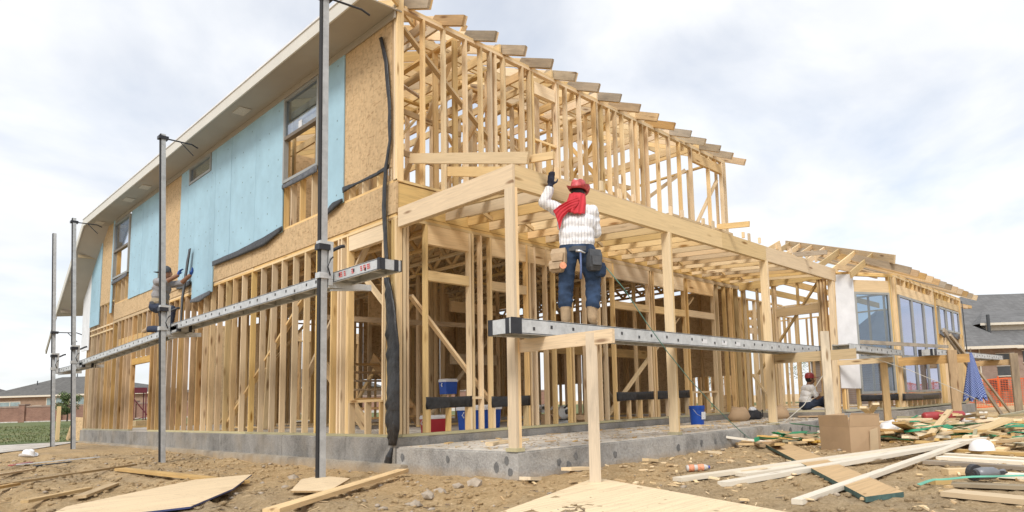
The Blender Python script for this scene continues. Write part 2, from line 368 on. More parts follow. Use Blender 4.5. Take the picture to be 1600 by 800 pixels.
# ------------------------------------------------------------------ ground
def sstep(a, b, t):
    t = max(0.0, min(1.0, (t - a)/(b - a))); return t*t*(3 - 2*t)
def gbase(x, y):
    z = -0.435 + 0.065*sstep(3, 14, y)*sstep(3, -1, x)
    z += 0.42*sstep(19, 68, y)
    z += 0.15*sstep(5.5, 10.5, x)*sstep(1, -2.5, y) - 0.17*sstep(18, 28, x)*sstep(6, 0, y)
    z += 0.03*math.exp(-((y + 2.7)/0.5)**2)*sstep(-0.3, 1, x)
    z -= 0.05*math.exp(-((x + 0.7)/0.9)**2)*sstep(-3, 1, y)*sstep(9, 4, y)
    return z
def gz(x, y):
    z = gbase(x, y)
    dist = math.hypot(x - CAM.x, y - CAM.y)
    k = sstep(30, 12, dist)
    if -4.6 < x < 0 and y < 12:                       # old wheel ruts running along the house
        w_ = 0.25*noise.noise(Vector((0, y*.35, 4)))
        for c_ in (-2.35, -3.75):
            q = (x - c_ - w_)/0.17
            if abs(q) < 3: z += (-0.045*math.exp(-q*q) + 0.028*math.exp(-(abs(q) - 1.5)**2*2.5))*sstep(-3.5, -1.5, y)*sstep(12, 8, y)
    if k > 0:
        p = Vector((x, y, 0))
        k *= 1 - 0.6*sstep(-1.0, .3, x)*sstep(7.5, 6, x)*sstep(-3.0, -3.4, y)
        z += k*(0.042*noise.noise(p*1.1) + 0.03*noise.noise(p*3.1 + Vector((7, 3, 1))))
        if dist < 16:
            kk = sstep(16, 9, dist)
            z += kk*(0.036*abs(noise.noise(p*6.0)) + 0.016*noise.noise(p*15.0))
    return z
def axis_vals(lo, hi, segs):
    vals = []; 
    for a, b, st in segs:
        n = max(1, int(round((b - a)/st)))
        vals += [a + (b - a)*i/n for i in range(n)]
    vals.append(segs[-1][1]); return vals
gx = axis_vals(0, 0, [(-900, -60, 70), (-60, -12, 6), (-12, -5, 0.5), (-5, 6.5, 0.05), (6.5, 16, 0.14), (16, 40, 1.2), (40, 120, 8), (120, 900, 78)])
gy = axis_vals(0, 0, [(-900, -60, 70), (-60, -10, 5), (-10, -7.6, 0.3), (-7.6, 2.0, 0.05), (2.0, 14, 0.12), (14, 30, 0.7), (30, 120, 4), (120, 900, 78)])
vs = [(x, y, gz(x, y)) for y in gy for x in gx]; nx = len(gx)
fs = [(j*nx + i, j*nx + i + 1, (j+1)*nx + i + 1, (j+1)*nx + i) for j in range(len(gy)-1) for i in range(nx-1)]
me = bpy.data.meshes.new('ground'); me.from_pydata(vs, [], fs); me.polygons.foreach_set('use_smooth', [True]*len(fs))
m, ntg, b = newmat('soil')
vec = coords(ntg, (1, 1, 1), False)
big = noise_n(ntg, vec, 0.42, 6, 0.6, 0.4)
c1 = ramp(ntg, big, [(0.38, (0.36, 0.27, 0.17)), (0.48, (0.64, 0.445, 0.225)), (0.58, (0.84, 0.56, 0.25))])
# golden clay dug out along the footings
sg_ = N(ntg, 'ShaderNodeSeparateXYZ'); ntg.links.new(vec, sg_.inputs[0])
def mrange(out, a, b_):
    r_ = N(ntg, 'ShaderNodeMapRange'); ntg.links.new(out, r_.inputs['Value']); r_.inputs['From Min'].default_value = a; r_.inputs['From Max'].default_value = b_; return r_.outputs[0]
def mth(op, a, b_):
    m_ = N(ntg, 'ShaderNodeMath', operation=op)
    for i_, q_ in enumerate((a, b_)):
        if isinstance(q_, (int, float)): m_.inputs[i_].default_value = q_
        else: ntg.links.new(q_, m_.inputs[i_])
    return m_.outputs[0]
mA = mth('MULTIPLY', mrange(sg_.outputs['X'], -2.0, -.7), mrange(sg_.outputs['Y'], 5.5, 2.0)); mB = mth('MULTIPLY', mrange(sg_.outputs['X'], 3.2, .6), mrange(sg_.outputs['Y'], -4.4, -3.2))
clay = mth('ADD', mth('MULTIPLY', mth('MULTIPLY', mA, mB), .55), noise_n(ntg, vec, 1.3, 6, .6))
clay = ramp(ntg, clay, [(.62, (0, 0, 0)), (.86, (1, 1, 1))])
c1 = mixc(ntg, clay, c1, (.84, .53, .21))
mid = noise_n(ntg, vec, 5.0, 8, 0.7, 0.6)
c2 = ramp(ntg, mid, [(0.30, (0.19, 0.135, 0.08)), (0.46, (0.56, 0.41, 0.24)), (0.62, (0.82, 0.65, 0.42))])
c = mixc(ntg, 0.48, c1, c2)
fine = noise_n(ntg, vec, 34, 8, 0.75)
c = mixc(ntg, 0.45, c, ramp(ntg, fine, [(0.32, (0.14, 0.10, 0.063)), (0.50, (0.46, 0.34, 0.21)), (0.66, (0.76, 0.62, 0.43))]))
ntg.links.new(c, b.inputs['Base Color']); b.inputs['Roughness'].default_value = 0.95; b.inputs['Specular IOR Level'].default_value = 0.15
hh = N(ntg, 'ShaderNodeMath', operation='ADD'); ntg.links.new(mid, hh.inputs[0]); ntg.links.new(fine, hh.inputs[1])
bump(ntg, b, hh.outputs[0], 1.0, 0.05)
M['soil'] = m; me.materials.append(m)
ground = link(bpy.data.objects.new('ground', me)); tag(ground, 'bare trampled brown and orange soil of the building site', 'ground', kind='structure')

def sheet(name, poly, mat, dz, step, label, cat):
    """a strip laid on the terrain between two polylines given as rows of points"""
    vs, fs = [], []; n = len(poly[0])
    for row in poly:
        for (x, y) in row: vs.append((x, y, gbase(x, y) + dz))
    for j in range(len(poly)-1):
        for i in range(n-1): fs.append((j*n+i, j*n+i+1, (j+1)*n+i+1, (j+1)*n+i))
    me = bpy.data.meshes.new(name); me.from_pydata(vs, [], fs); me.materials.append(M[mat])
    me.polygons.foreach_set('use_smooth', [True]*len(fs))
    return tag(link(bpy.data.objects.new(name, me)), label, cat, kind='structure')
m, ntg, b = newmat('lawn_grass')
vec = coords(ntg, (1, 1, 1), False)
c = ramp(ntg, noise_n(ntg, vec, 0.30, 5, 0.6), [(0.38, (0.075, 0.115, 0.030)), (0.55, (0.13, 0.15, 0.05)), (0.68, (0.24, 0.19, 0.09))])
c = mixc(ntg, 0.4, c, ramp(ntg, noise_n(ntg, vec, 9, 5, 0.7), [(0.3, (0.05, 0.08, 0.02)), (0.7, (0.20, 0.20, 0.08))]))
ntg.links.new(c, b.inputs['Base Color']); b.inputs['Roughness'].default_value = 0.95; bump(ntg, b, noise_n(ntg, vec, 14, 4), 0.8, 0.06); M['lawn'] = m
M['walk'] = concrete('walk', (0.56, 0.54, 0.51), 0.15)
# the path and the lawn lie square to the view, as the neighbour's wall does (direction 5.1,-5.7)
def ln(a, t, off):   # point on a line from a along (0.667,-0.745), pushed back by off along (0.745,0.667)
    return (a[0] + 0.667*t + 0.745*off, a[1] - 0.745*t + 0.667*off)
rows = []
for j in range(30):
    yy = 17.95 + 60*(j/29)**1.6
    rows.append([(x, yy + (0.02*max(-3, min(x, 1)) if j == 0 else 0)) for x in (-70, -40, -20, -10, -6, -4, -3, -2, -1, 0, 1, 2, 4, 7, 11, 16, 24, 40, 60)])
lawn = sheet('lawn', rows, 'lawn', 0.026, 0, 'green and straw coloured lawn in front of the long brick wall', 'lawn')
near = [(-30, 2), (-6, 8.2), (-3.4, 11.2), (-2.47, 12.4), (-1.6, 13.7), (-0.9, 15.4), (-0.3, 16.9)]; far = [(-30, 17.9), (-6, 17.9), (-3.4, 17.9), (-1.9, 17.9), (-1.2, 17.92), (-0.6, 17.92), (0.1, 17.92)]
rows = [[(a[0]*(1 - k/5) + b_[0]*k/5, a[1]*(1 - k/5) + b_[1]*k/5) for a, b_ in zip(near, far)] for k in range(6)]
path = sheet('pavement', rows, 'walk', 0.02, 0, 'pale concrete path between the dirt and the lawn', 'pavement')
# blades along the near edge of the lawn
gb = MB()
for i in range(5000):
    x = R.uniform(-4, 5); y = R.uniform(18.1, 48); z = gbase(x, y) + 0.05; h = R.uniform(0.03, 0.08); a = R.uniform(0, 6.28); dxg = 0.02*math.cos(a); dyg = 0.02*math.sin(a)
    l = R.uniform(-0.05, 0.05); gb.add([(x-dxg, y-dyg, z), (x+dxg, y+dyg, z), (x+l, y+l, z+h)], [(0, 1, 2)])
tag(gb.build('grass_blades', 'lawn'), 'short uneven grass blades standing on the lawn', 'grass', kind='stuff')
# clods and stones
M['clod'] = plain('clod', (0.34, 0.25, 0.15), 0.95, 0, 0.35, 9, 0.5)
M['stone'] = plain('stone', (0.36, 0.30, 0.235), 0.9, 0, 0.25, 14, 0.5)
def rock(mb, x, y, z, r, mi=0, seed=0):
    bm = bmesh.new(); bmesh.ops.create_icosphere(bm, subdivisions=1, radius=1.0)
    o = Vector((seed*1.7, seed*0.3, 0)); a = seed*2.4
    vs = []
    for v in bm.verts:
        k = 0.75 + 0.5*noise.noise(v.co*1.3 + o); q = v.co*k*r
        vs.append((x + q.x*math.cos(a)*1.3 - q.y*math.sin(a), y + q.x*math.sin(a)*1.3 + q.y*math.cos(a), z + q.z*0.62))
    fs = [tuple(v.index for v in f.verts) for f in bm.faces]; bm.free(); mb.add(vs, fs, mi)
mb = MB()
for i in range(8000):
    if R.random() < 0.55: x = R.uniform(-4.2, -0.15); y = R.uniform(-3.5, 9)
    else: x = R.uniform(-2.2, 9); y = R.uniform(-7.2, -2.55)
    r = 0.006 + 0.042*R.random()**4
    rock(mb, x, y, gz(x, y) + r*0.2, r, 0 if R.random() < 0.9 else 1, i)
tag(mb.build('soil_clods', ['soil', 'stone'], smooth=True), 'small clods and pebbles strewn over the soil', 'soil clods', kind='stuff')
# straw, splinters and shavings trodden into the dirt
M['bark_bits'] = plain('bark_bits', (0.12, 0.085, 0.06), 0.95, 0, 0.4, 9)
mb = MB()
for i in range(1300):
    if R.random() < 0.6: x = R.uniform(-4.2, -0.15); y = R.uniform(-3.5, 9)
    else: x = R.uniform(-1.5, 11); y = R.uniform(-7.2, -2.55)
    a = R.uniform(0, 3.14); l = R.uniform(0.01, 0.09)
    mb.bar((x, y, gz(x, y)+0.012), (x + l*math.cos(a), y + l*math.sin(a), gz(x + l*math.cos(a), y + l*math.sin(a))+0.014), R.uniform(0.003, 0.012), 0.004, None, R.randrange(3))
tag(mb.build('wood_splinters', ['pine_pale', 'pine_old', 'bark_bits']), 'pale splinters and shavings trodden into the dirt', 'splinters', kind='stuff')

# ================================================================== the house under construction
H = empty('house_under_construction', (0, 0, 0), 'large two storey timber house frame, half covered in blue boards, on a concrete slab', 'house')
T, D = 0.038, 0.089            # a 2x4
# ---- foundation
def slab_part(name, poly, z0, z1, mats, bev=0.02):
    bm = bmesh.new(); vb = [bm.verts.new((x, y, z0)) for x, y in poly]; bm.faces.new(vb)
    r = bmesh.ops.extrude_face_region(bm, geom=bm.faces[:])
    bmesh.ops.translate(bm, vec=(0, 0, z1 - z0), verts=[g for g in r['geom'] if isinstance(g, bmesh.types.BMVert)])
    bmesh.ops.recalc_face_normals(bm, faces=bm.faces[:])
    if bev: bmesh.ops.bevel(bm, geom=[e for e in bm.edges if abs(e.verts[0].co.z - e.verts[1].co.z) < 1e-4 and e.verts[0].co.z > z1 - 1e-3] , offset=bev, segments=2, affect='EDGES')
    me = bpy.data.meshes.new(name); bm.to_mesh(me); bm.free()
    for mm in mats: me.materials.append(M[mm])
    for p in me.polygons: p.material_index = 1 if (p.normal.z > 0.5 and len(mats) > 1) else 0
    o = bpy.data.objects.new(name, me); return link(o, H)
# left wall slab poured in lengths with visible joints
ys = [-0.02, 1.30, 3.4, 6.2, 8.9, 9.35, 12.6, 15.2, 17.6]
for a, b_ in zip(ys[:-1], ys[1:]):
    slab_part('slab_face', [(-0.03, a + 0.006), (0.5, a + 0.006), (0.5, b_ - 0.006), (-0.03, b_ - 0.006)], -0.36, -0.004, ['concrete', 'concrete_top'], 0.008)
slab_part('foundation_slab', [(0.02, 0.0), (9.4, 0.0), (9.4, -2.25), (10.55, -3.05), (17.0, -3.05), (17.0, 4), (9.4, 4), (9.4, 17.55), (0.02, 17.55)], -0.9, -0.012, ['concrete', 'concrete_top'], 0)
slab_part('footing_ledge', [(-0.13, -0.3), (0.4, -0.3), (0.4, 17.7), (-0.13, 17.7)], -1.0, -0.335, ['concrete_base'], 0.015)
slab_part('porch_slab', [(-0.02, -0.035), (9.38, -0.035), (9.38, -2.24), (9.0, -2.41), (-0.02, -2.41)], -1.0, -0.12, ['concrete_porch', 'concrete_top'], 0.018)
slab_part('wing_slab_edge', [(9.35, -2.3), (10.76, -3.26), (17.1, -3.26), (17.1, -3.0), (10.8, -3.0), (9.5, -2.2)], -1.0, -0.035, ['concrete_porch', 'concrete_top'], 0.012)
mb = MB()
for x, y, z, r in [(0.6, -2.415, -0.28, .05), (0.75, -2.415, -0.33, .055), (0.88, -2.415, -0.24, .05), (1.6, -2.415, -0.28, .05), (3.0, -2.415, -0.30, .06), (3.6, -2.415, -0.27, .06), (4.0, -2.415, -0.28, .05), (4.9, -2.415, -0.25, .06), (6.6, -2.415, -0.26, .07), (7.1, -2.415, -0.26, .07), (7.45, -2.415, -0.25, .06)]:
    n = 11; vs = [(x, y, z)] + [(x + r*R.uniform(.4, .95)*math.cos(6.283*k/n), y, z + r*math.sin(6.283*k/n)*R.uniform(.55, 1.1)) for k in range(n)]
    mb.add(vs, [(0, 1 + k, 1 + (k+1) % n) for k in range(n)])
for y, z, r in [(-0.18, -0.25, .055), (-1.15, -0.24, .05), (-2.05, -0.30, .06), (-2.22, -0.22, .05), (-2.28, -0.34, .05)]:
    n = 11; x = -0.024; vs = [(x, y, z)] + [(x, y + r*0.8*math.cos(6.283*k/n)*R.uniform(.8, 1.1), z + r*math.sin(6.283*k/n)*R.uniform(.8, 1.1)) for k in range(n)]
    mb.add(vs, [(0, 1 + k, 1 + (k+1) % n) for k in range(n)])
M['patch'] = plain('patch', (0.155, 0.155, 0.155), 0.95, 0, 0.25, 20)
tag(mb.build('tie_hole_patch', 'patch', H), 'dark round mortar patches on the slab edge', kind='stuff')

# ---- framing helpers
NST = [0]; JOIN = [None]
def stud_l(y, z0, z1, x=0.0, mat=None, name='stud'):      # in a wall running along y (thin side seen along y)
    if JOIN[0] is not None: return JOIN[0].bar((x + D/2, y, z0), (x + D/2, y, z1), T, D, (1, 0, 0), R.randrange(2))
    NST[0] += name == 'stud'
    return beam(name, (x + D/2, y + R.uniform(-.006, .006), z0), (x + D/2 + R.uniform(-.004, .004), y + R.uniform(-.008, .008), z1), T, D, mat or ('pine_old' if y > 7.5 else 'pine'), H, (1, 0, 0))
def stud_r(x, z0, z1, y=0.0, mat=None, name='stud'):      # in a wall running along x
    if JOIN[0] is not None: return JOIN[0].bar((x, y + D/2, z0), (x, y + D/2, z1), T, D, (0, 1, 0), R.randrange(2))
    NST[0] += name == 'stud'
    return beam(name, (x + R.uniform(-.006, .006), y + D/2, z0), (x + R.uniform(-.008, .008), y + D/2 + R.uniform(-.004, .004), z1), T, D, mat or 'pine', H, (0, 1, 0))
def plate_y(name, y0, y1, z, x=0.0, t=T, d=D, mat='pine'): return beam(name, (x + d/2, y0, z + t/2), (x + d/2, y1, z + t/2), d, t, mat, H)
def plate_x(name, x0, x1, z, y=0.0, t=T, d=D, mat='pine'): return beam(name, (x0, y + d/2, z + t/2), (x1, y + d/2, z + t/2), d, t, mat, H)
H1 = 3.05; PT = 2.974           # underside of the doubled top plate

# ---- left wall, ground floor (plane x = 0, running along y)
plate_y('bottom_plate', 0.0, 5.0, 0.0, mat='treated'); plate_y('bottom_plate', 5.0, 10.9, 0.0, mat='treated'); plate_y('bottom_plate', 12.5, 17.5, 0.0, mat='treated')
for a, b_ in ((0.0, 4.8), (4.8, 9.6), (9.6, 14.4)):
    plate_y('top_plate', a, b_, PT); plate_y('top_plate', max(0.02, a + 0.02), b_ - .01, PT + T)
plate_y('top_plate', 14.4, 17.5, PT)
for y in (0.02, 0.062, 0.12): stud_l(y, T, PT)
for y in (0.24, 0.30): stud_l(y, T, PT)
stud_l(0.36, 0.5, 2.74, name='trimmer'); stud_l(1.31, T, 2.74, name='trimmer'); stud_l(1.35, T, PT); stud_l(1.53, T, PT); stud_l(1.62, T, PT)
beam('header', (0.05, 0.33, 2.86), (0.05, 1.33, 2.86), 0.08, 0.235, 'pine_pale', H)
beam('window_sill', (0.05, 0.34, 0.50), (0.05, 1.30, 0.50), D, T, 'pine', H)
for y in (0.42, 0.80, 1.26): stud_l(y, T, 0.48, name='cripple_stud')
for y in (1.83, 2.32, 2.74, 3.16, 3.59, 4.00, 4.45, 4.89, 5.33, 5.77, 6.12, 6.53, 6.92, 7.32, 7.66, 8.07, 8.47, 8.88, 9.25, 9.62, 9.98, 10.36, 10.62, 10.86, 10.92):
    stud_l(y, T, PT)
for y in (12.52, 12.57, 12.95, 13.3, 13.62, 13.98): stud_l(y, T, PT)
beam('header', (0.05, 10.9, 1.77), (0.05, 12.56, 1.77), 0.08, 0.16, 'pine_yellow', H)
for y in (11.3, 11.7, 12.1): stud_l(y, 1.86, PT, name='cripple_stud')
for y in (14.4, 14.46, 14.85, 15.2, 15.55, 15.9, 16.25, 16.6, 16.95, 17.2, 17.45): stud_l(y, T, 5.3 if y < 16.4 else 4.9)
plate_y('fire_block', 14.45, 17.45, 2.82); plate_y('fire_block', 14.45, 15.6, 3.62)
beam('fire_block', (0.045, 11.0, 2.35), (0.045, 13.9, 2.35), 0.06, 0.25, 'pine', H)
beam('diagonal_brace', (0.12, 2.6, 2.5), (0.12, 6.3, 0.1), T, D, 'pine', H, (1, 0, 0))
beam('diagonal_brace', (0.125, 4.45, 0.1), (0.125, 4.15, 2.9), T, D, 'pine', H, (1, 0, 0))
beam('diagonal_brace', (0.13, 0.9, 2.9), (0.13, 2.9, 0.9), T, D, 'pine', H, (1, 0, 0))
beam('diagonal_brace', (0.14, 0.1, 1.5), (0.14, 1.9, 3.0), T, D, 'pine', H, (1, 0, 0))
# ---- rim band
for a, b_ in ((0.0, 2.42), (2.43, 4.86), (4.87, 7.3), (7.31, 9.73), (9.74, 12.2), (12.21, 14.4)):
    bx('rim_board', -0.014, 0.02, a, b_, H1 + 0.004, 3.495, 'osb', H)
# ---- left wall, upper floor
Z2 = 3.50; Z3 = 6.13
for a, b_ in ((0.0, 4.8), (4.8, 9.6), (9.6, 14.4)):
    plate_y('bottom_plate', a, b_, Z2); plate_y('top_plate', a, b_, Z3 - 2*T); plate_y('top_plate', a + .02, b_ - .01, Z3 - T)
plate_y('top_plate', 14.4, 16.3, Z3 - T)
for y in (0.02, 0.065, 0.14, 0.5, 0.92, 1.3, 1.5, 1.9, 2.2, 2.26): stud_l(y, Z2 + T, Z3 - 2*T, mat='pine_pale')
for y in (2.52, 2.95, 3.3): stud_l(y, Z2 + T, 4.28, name='cripple_stud')
beam('window_sill', (0.05, 2.28, 4.30), (0.05, 3.55, 4.30), D, T, 'pine', H)
for y in (3.58, 3.62, 4.0, 4.4, 4.8, 5.2, 5.6, 6.0, 6.4, 6.8, 7.08, 8.44, 8.85, 9.25, 9.65, 10.05, 10.45, 10.85, 11.25, 11.65, 12.05, 12.5, 13.1): stud_l(y, Z2 + T, Z3 - 2*T)
for y in (13.45, 13.85, 14.25): stud_l(y, Z2 + T, 4.2, name='cripple_stud')
beam('window_sill', (0.05, 13.15, 4.22), (0.05, 14.7, 4.22), D, T, 'pine', H); stud_l(14.72, Z2, Z3 - .1)
# ---- sheathing on the left wall
def panel(name, y0, y1, z0, z1, mat, x=-0.014, t=0.013, y0t=None, y1t=None, z0b=None):
    z0b = z0 if z0b is None else z0b
    mb = MB(); vs = [(q, y, z) for q in (0.0, t) for y, z in ((0, 0), (y1 - y0, z0b - z0), (y1 - y0, z1 - z0), (0, z1 - z0))]
    mb.add(vs, [(0, 3, 2, 1), (4, 5, 6, 7), (0, 1, 5, 4), (1, 2, 6, 5), (2, 3, 7, 6), (3, 0, 4, 7)])
    return mb.build(name, mat, H, (x, y0, z0))
ZS = 6.0
panel('sheathing_panel', 0.13, 1.43, 3.73, ZS, 'osb')
panel('sheathing_panel', 8.98, 10.28, 3.50, ZS, 'osb'); panel('sheathing_panel', 8.9, 9.9, 3.2, 3.49, 'osb', x=-0.030)
panel('sheathing_panel', 14.84, 16.0, 3.64, ZS - .03, 'osb'); 
BX = -0.034
panel('insulation_board', 1.44, 1.98, 3.52, ZS, 'blue', BX, 0.02)
for a, b_, z0, zt in ((3.57, 4.75, 3.47, ZS), (4.758, 5.95, 3.45, ZS), (5.958, 6.80, 3.44, ZS), (6.808, 7.06, 2.86, ZS), (7.066, 8.02, 2.84, 5.48), (8.028, 8.44, 3.24, 5.48), (8.446, 8.97, 3.28, ZS)):
    panel('insulation_board', a, b_, z0, zt, 'blue', BX - R.uniform(0, .004), 0.02)
panel('insulation_board', 7.066, 8.44, 5.90, ZS, 'blue', BX, 0.02)
panel('insulation_board', 10.5, 11.9, 3.47, ZS, 'blue', BX, 0.02); panel('insulation_board', 11.906, 12.98, 3.48, ZS, 'blue', BX - .003, 0.02)
panel('insulation_board', 14.66, 14.83, 3.3, ZS, 'blue', BX, 0.02)
panel('insulation_board', 16.02, 17.1, 3.1, 5.62, 'blue', BX, 0.02, z0b=3.1)
tag(panel('insulation_board', 17.11, 18.05, 2.42, 5.05, 'white_board', BX, 0.02), 'white board at the far end of the wall')
# ---- windows on the left wall
def window_l(y0, y1, z0, z1, zt=None, gm='glass', label=None):
    """frame round the whole opening, glass above zt (lower sash not fitted yet)"""
    mb = MB(); f = 0.05
    mb.box(-.05, .03, 0, f, 0, z1 - z0); mb.box(-.05, .03, y1 - y0 - f, y1 - y0, 0, z1 - z0)
    mb.box(-.048, .028, f, y1 - y0 - f, 0, f); mb.box(-.048, .028, f, y1 - y0 - f, z1 - z0 - f, z1 - z0)
    o = mb.build('window', 'alu', H, (0, y0, z0))
    if label: tag(o, label)
    t = z0 if zt is None else zt
    if zt is not None: bx('window_rail', -.052, .032, y0 + f, y1 - f, t - .03, t + .03, 'brown_frame', o)
    bx('window_pane', -.02, -.012, y0 + f, y1 - f, t + .03, z1 - f, gm, o)
    return o
w1 = window_l(2.27, 3.56, 4.32, 5.86, 5.12, 'glass', 'tall window with glass only in its upper half')
bx('sticker', -.024, -.0205, 2.9, 3.02, 5.16, 5.30, 'white_board', w1)
window_l(7.09, 8.42, 5.49, 5.89, None, 'glass', 'small high strip window under the eave')
window_l(13.12, 14.66, 4.24, 5.86, 5.03, 'glass', 'tall window near the far end with an empty lower half')
M['soffit_vent'] = plain('soffit_vent', (.52, .47, .40), .6, 0, .2, 40)
# ---- eave: soffit, fascia and the sloping end
mb = MB(); XF = -0.55
mb.add([(XF, -0.02, 5.96), (0.06, -0.02, 5.99), (0.06, 15.4, 5.99), (XF, 15.75, 5.96), (XF, -0.02, 5.98), (0.06, -0.02, 6.01), (0.06, 15.4, 6.01), (XF, 15.75, 5.98)],
       [(0, 1, 2, 3), (7, 6, 5, 4), (0, 4, 5, 1), (1, 5, 6, 2), (2, 6, 7, 3), (3, 7, 4, 0)])
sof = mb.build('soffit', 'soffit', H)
for y in (4.6, 10.6, 12.0, 15.0):
    bx('soffit_vent', -0.40, -0.20, y, y + .36, 5.958, 5.968, 'soffit_vent', sof)
beam('fascia_board', (XF - .012, -0.03, 6.03), (XF - .012, 15.78, 6.03), 0.024, 0.20, 'fascia', H)
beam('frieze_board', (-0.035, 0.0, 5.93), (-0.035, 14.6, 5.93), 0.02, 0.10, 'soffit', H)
beam('drip_edge', (XF - .03, -0.03, 6.14), (XF - .03, 15.8, 6.14), 0.02, 0.03, 'white_board', H)
# end slope falling away beyond the wall
mb = MB(); A, B_ = Vector((XF, 15.75, 5.96)), Vector((0.06, 15.4, 5.99)); dn = Vector((0, 3.2, -2.35))
v8 = [A, B_, B_ + dn, A + dn]; v8 = v8 + [q + Vector((0, .02, .025)) for q in v8]
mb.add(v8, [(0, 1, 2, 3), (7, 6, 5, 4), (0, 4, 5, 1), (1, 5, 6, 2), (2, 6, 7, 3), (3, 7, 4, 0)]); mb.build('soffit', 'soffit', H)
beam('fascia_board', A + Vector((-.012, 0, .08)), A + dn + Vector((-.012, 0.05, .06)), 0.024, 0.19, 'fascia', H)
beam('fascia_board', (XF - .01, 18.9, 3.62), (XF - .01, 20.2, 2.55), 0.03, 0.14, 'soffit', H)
beam('lookout', (-0.5, 17.6, 4.55), (0.1, 17.6, 4.55), T, D, 'pine_grey', H); beam('lookout', (-0.5, 16.6, 5.2), (0.1, 16.6, 5.2), T, D, 'pine_grey', H)
beam('lookout', (-0.5, 18.6, 3.75), (0.1, 18.6, 3.75), T, D, 'pine_grey', H)
# ---- black felt and flashing on the left wall
def ribbon(name, pts, widths, mat, parent, axis=(0, 1, 0), t=0.012, wob=0.015, seed=0):
    mb = MB(); ax = Vector(axis); n = len(pts); vs = []
    sub = 6; P = []; W = []
    for i in range(n-1):
        for k in range(sub):
            f = k/sub; P.append(Vector(pts[i]).lerp(Vector(pts[i+1]), f)); W.append(widths[i]*(1-f) + widths[i+1]*f)
    P.append(Vector(pts[-1])); W.append(widths[-1]); nn = Vector((-1, 0, 0)) if abs(ax.x) < .5 else Vector((0, -1, 0))
    for i, (p, ww) in enumerate(zip(P, W)):
        for k, u in enumerate((-.5, -.17, .17, .5)):
            o = abs(noise.noise(Vector((i*.6 + seed + k*.5, k*.9, seed))))*wob + (0.10*ww*(.25 - u*u))*.5
            vs.append(p + ax*(u*ww) + nn*(o + t))
        for k, u in enumerate((.5, -.5)): vs.append(p + ax*(u*ww))
    fs = []
    for i in range(len(P)-1):
        a = i*6
        for k in range(3): fs.append((a+k, a+k+1, a+6+k+1, a+6+k))
        fs.append((a+3, a+4, a+10, a+9)); fs.append((a+4, a+5, a+11, a+10)); fs.append((a+5, a, a+6, a+11))
    fs.append((0, 1, 2, 3, 4, 5)); a = (len(P)-1)*6; fs.append(tuple(a + k for k in range(6))[::-1])
    mb.add(vs, fs); return mb.build(name, mat, parent, smooth=True)
ribbon('flashing_strip', [(-.04, .36, 5.72), (-.05, .20, 5.3), (-.05, .10, 4.6), (-.05, .09, 4.1), (-.05, .20, 3.7), (-.06, .22, 3.2), (-.06, .17, 2.6), (-.07, .10, 2.2)], [.07, .08, .07, .06, .07, .09, .08, .08], 'felt', H, seed=2)
ribbon('flashing_strip', [(-.07, .10, 2.15), (-.07, .02, 1.7), (-.08, -.06, 1.2), (-.09, -.08, .6), (-.08, -.06, .12), (-.04, .0, -.10)], [.09, .21, .27, .28, .29, .13], 'felt', H, seed=5, wob=.06)
ribbon('flashing_strip', [(-.03, .05, -.13), (-.05, .10, -.25), (-.04, .13, -.34)], [.05, .12, .16], 'felt', H, seed=8)
ribbon('flashing_strip', [(-.03, .16, 3.74), (-.04, .45, 3.70), (-.04, 1.0, 3.70), (-.04, 1.42, 3.70)], [.06, .05, .03, .09], 'felt', H, axis=(0, 0, 1), seed=3)
ribbon('flashing_strip', [(-.05, 3.5, 3.52), (-.06, 4.2, 3.42), (-.06, 5.4, 3.40), (-.05, 6.75, 3.42)], [.07, .16, .12, .10], 'felt', H, axis=(0, 0, 1), seed=4)
ribbon('flashing_strip', [(-.05, 6.85, 2.84), (-.07, 7.4, 2.78), (-.05, 8.0, 2.80)], [.08, .13, .06], 'felt_grey', H, axis=(0, 0, 1), seed=6)
ribbon('flashing_strip', [(-.05, 1.42, 3.54), (-.06, 1.7, 3.50), (-.05, 1.96, 3.42)], [.05, .12, .07], 'felt', H, axis=(0, 0, 1), seed=7)
ribbon('flashing_strip', [(-.04, 2.28, 4.27), (-.05, 2.9, 4.25), (-.04, 3.56, 4.26)], [.12, .10, .07], 'felt_grey', H, axis=(0, 0, 1), seed=9)
ribbon('flashing_strip', [(-.04, 13.15, 4.18), (-.05, 13.9, 4.14), (-.04, 14.66, 4.14)], [.10, .10, .10], 'felt_grey', H, axis=(0, 0, 1), seed=10)
ribbon('flashing_strip', [(-.10, 8.0, 3.95), (-.12, 8.12, 3.4), (-.13, 8.25, 2.9), (-.13, 8.3, 2.2)], [.13, .15, .14, .09], 'felt', H, seed=11)
ribbon('flashing_strip', [(-.05, 8.05, 3.22), (-.06, 8.5, 3.2), (-.05, 8.95, 3.24)], [.1, .14, .1], 'felt', H, axis=(0, 0, 1), seed=12)

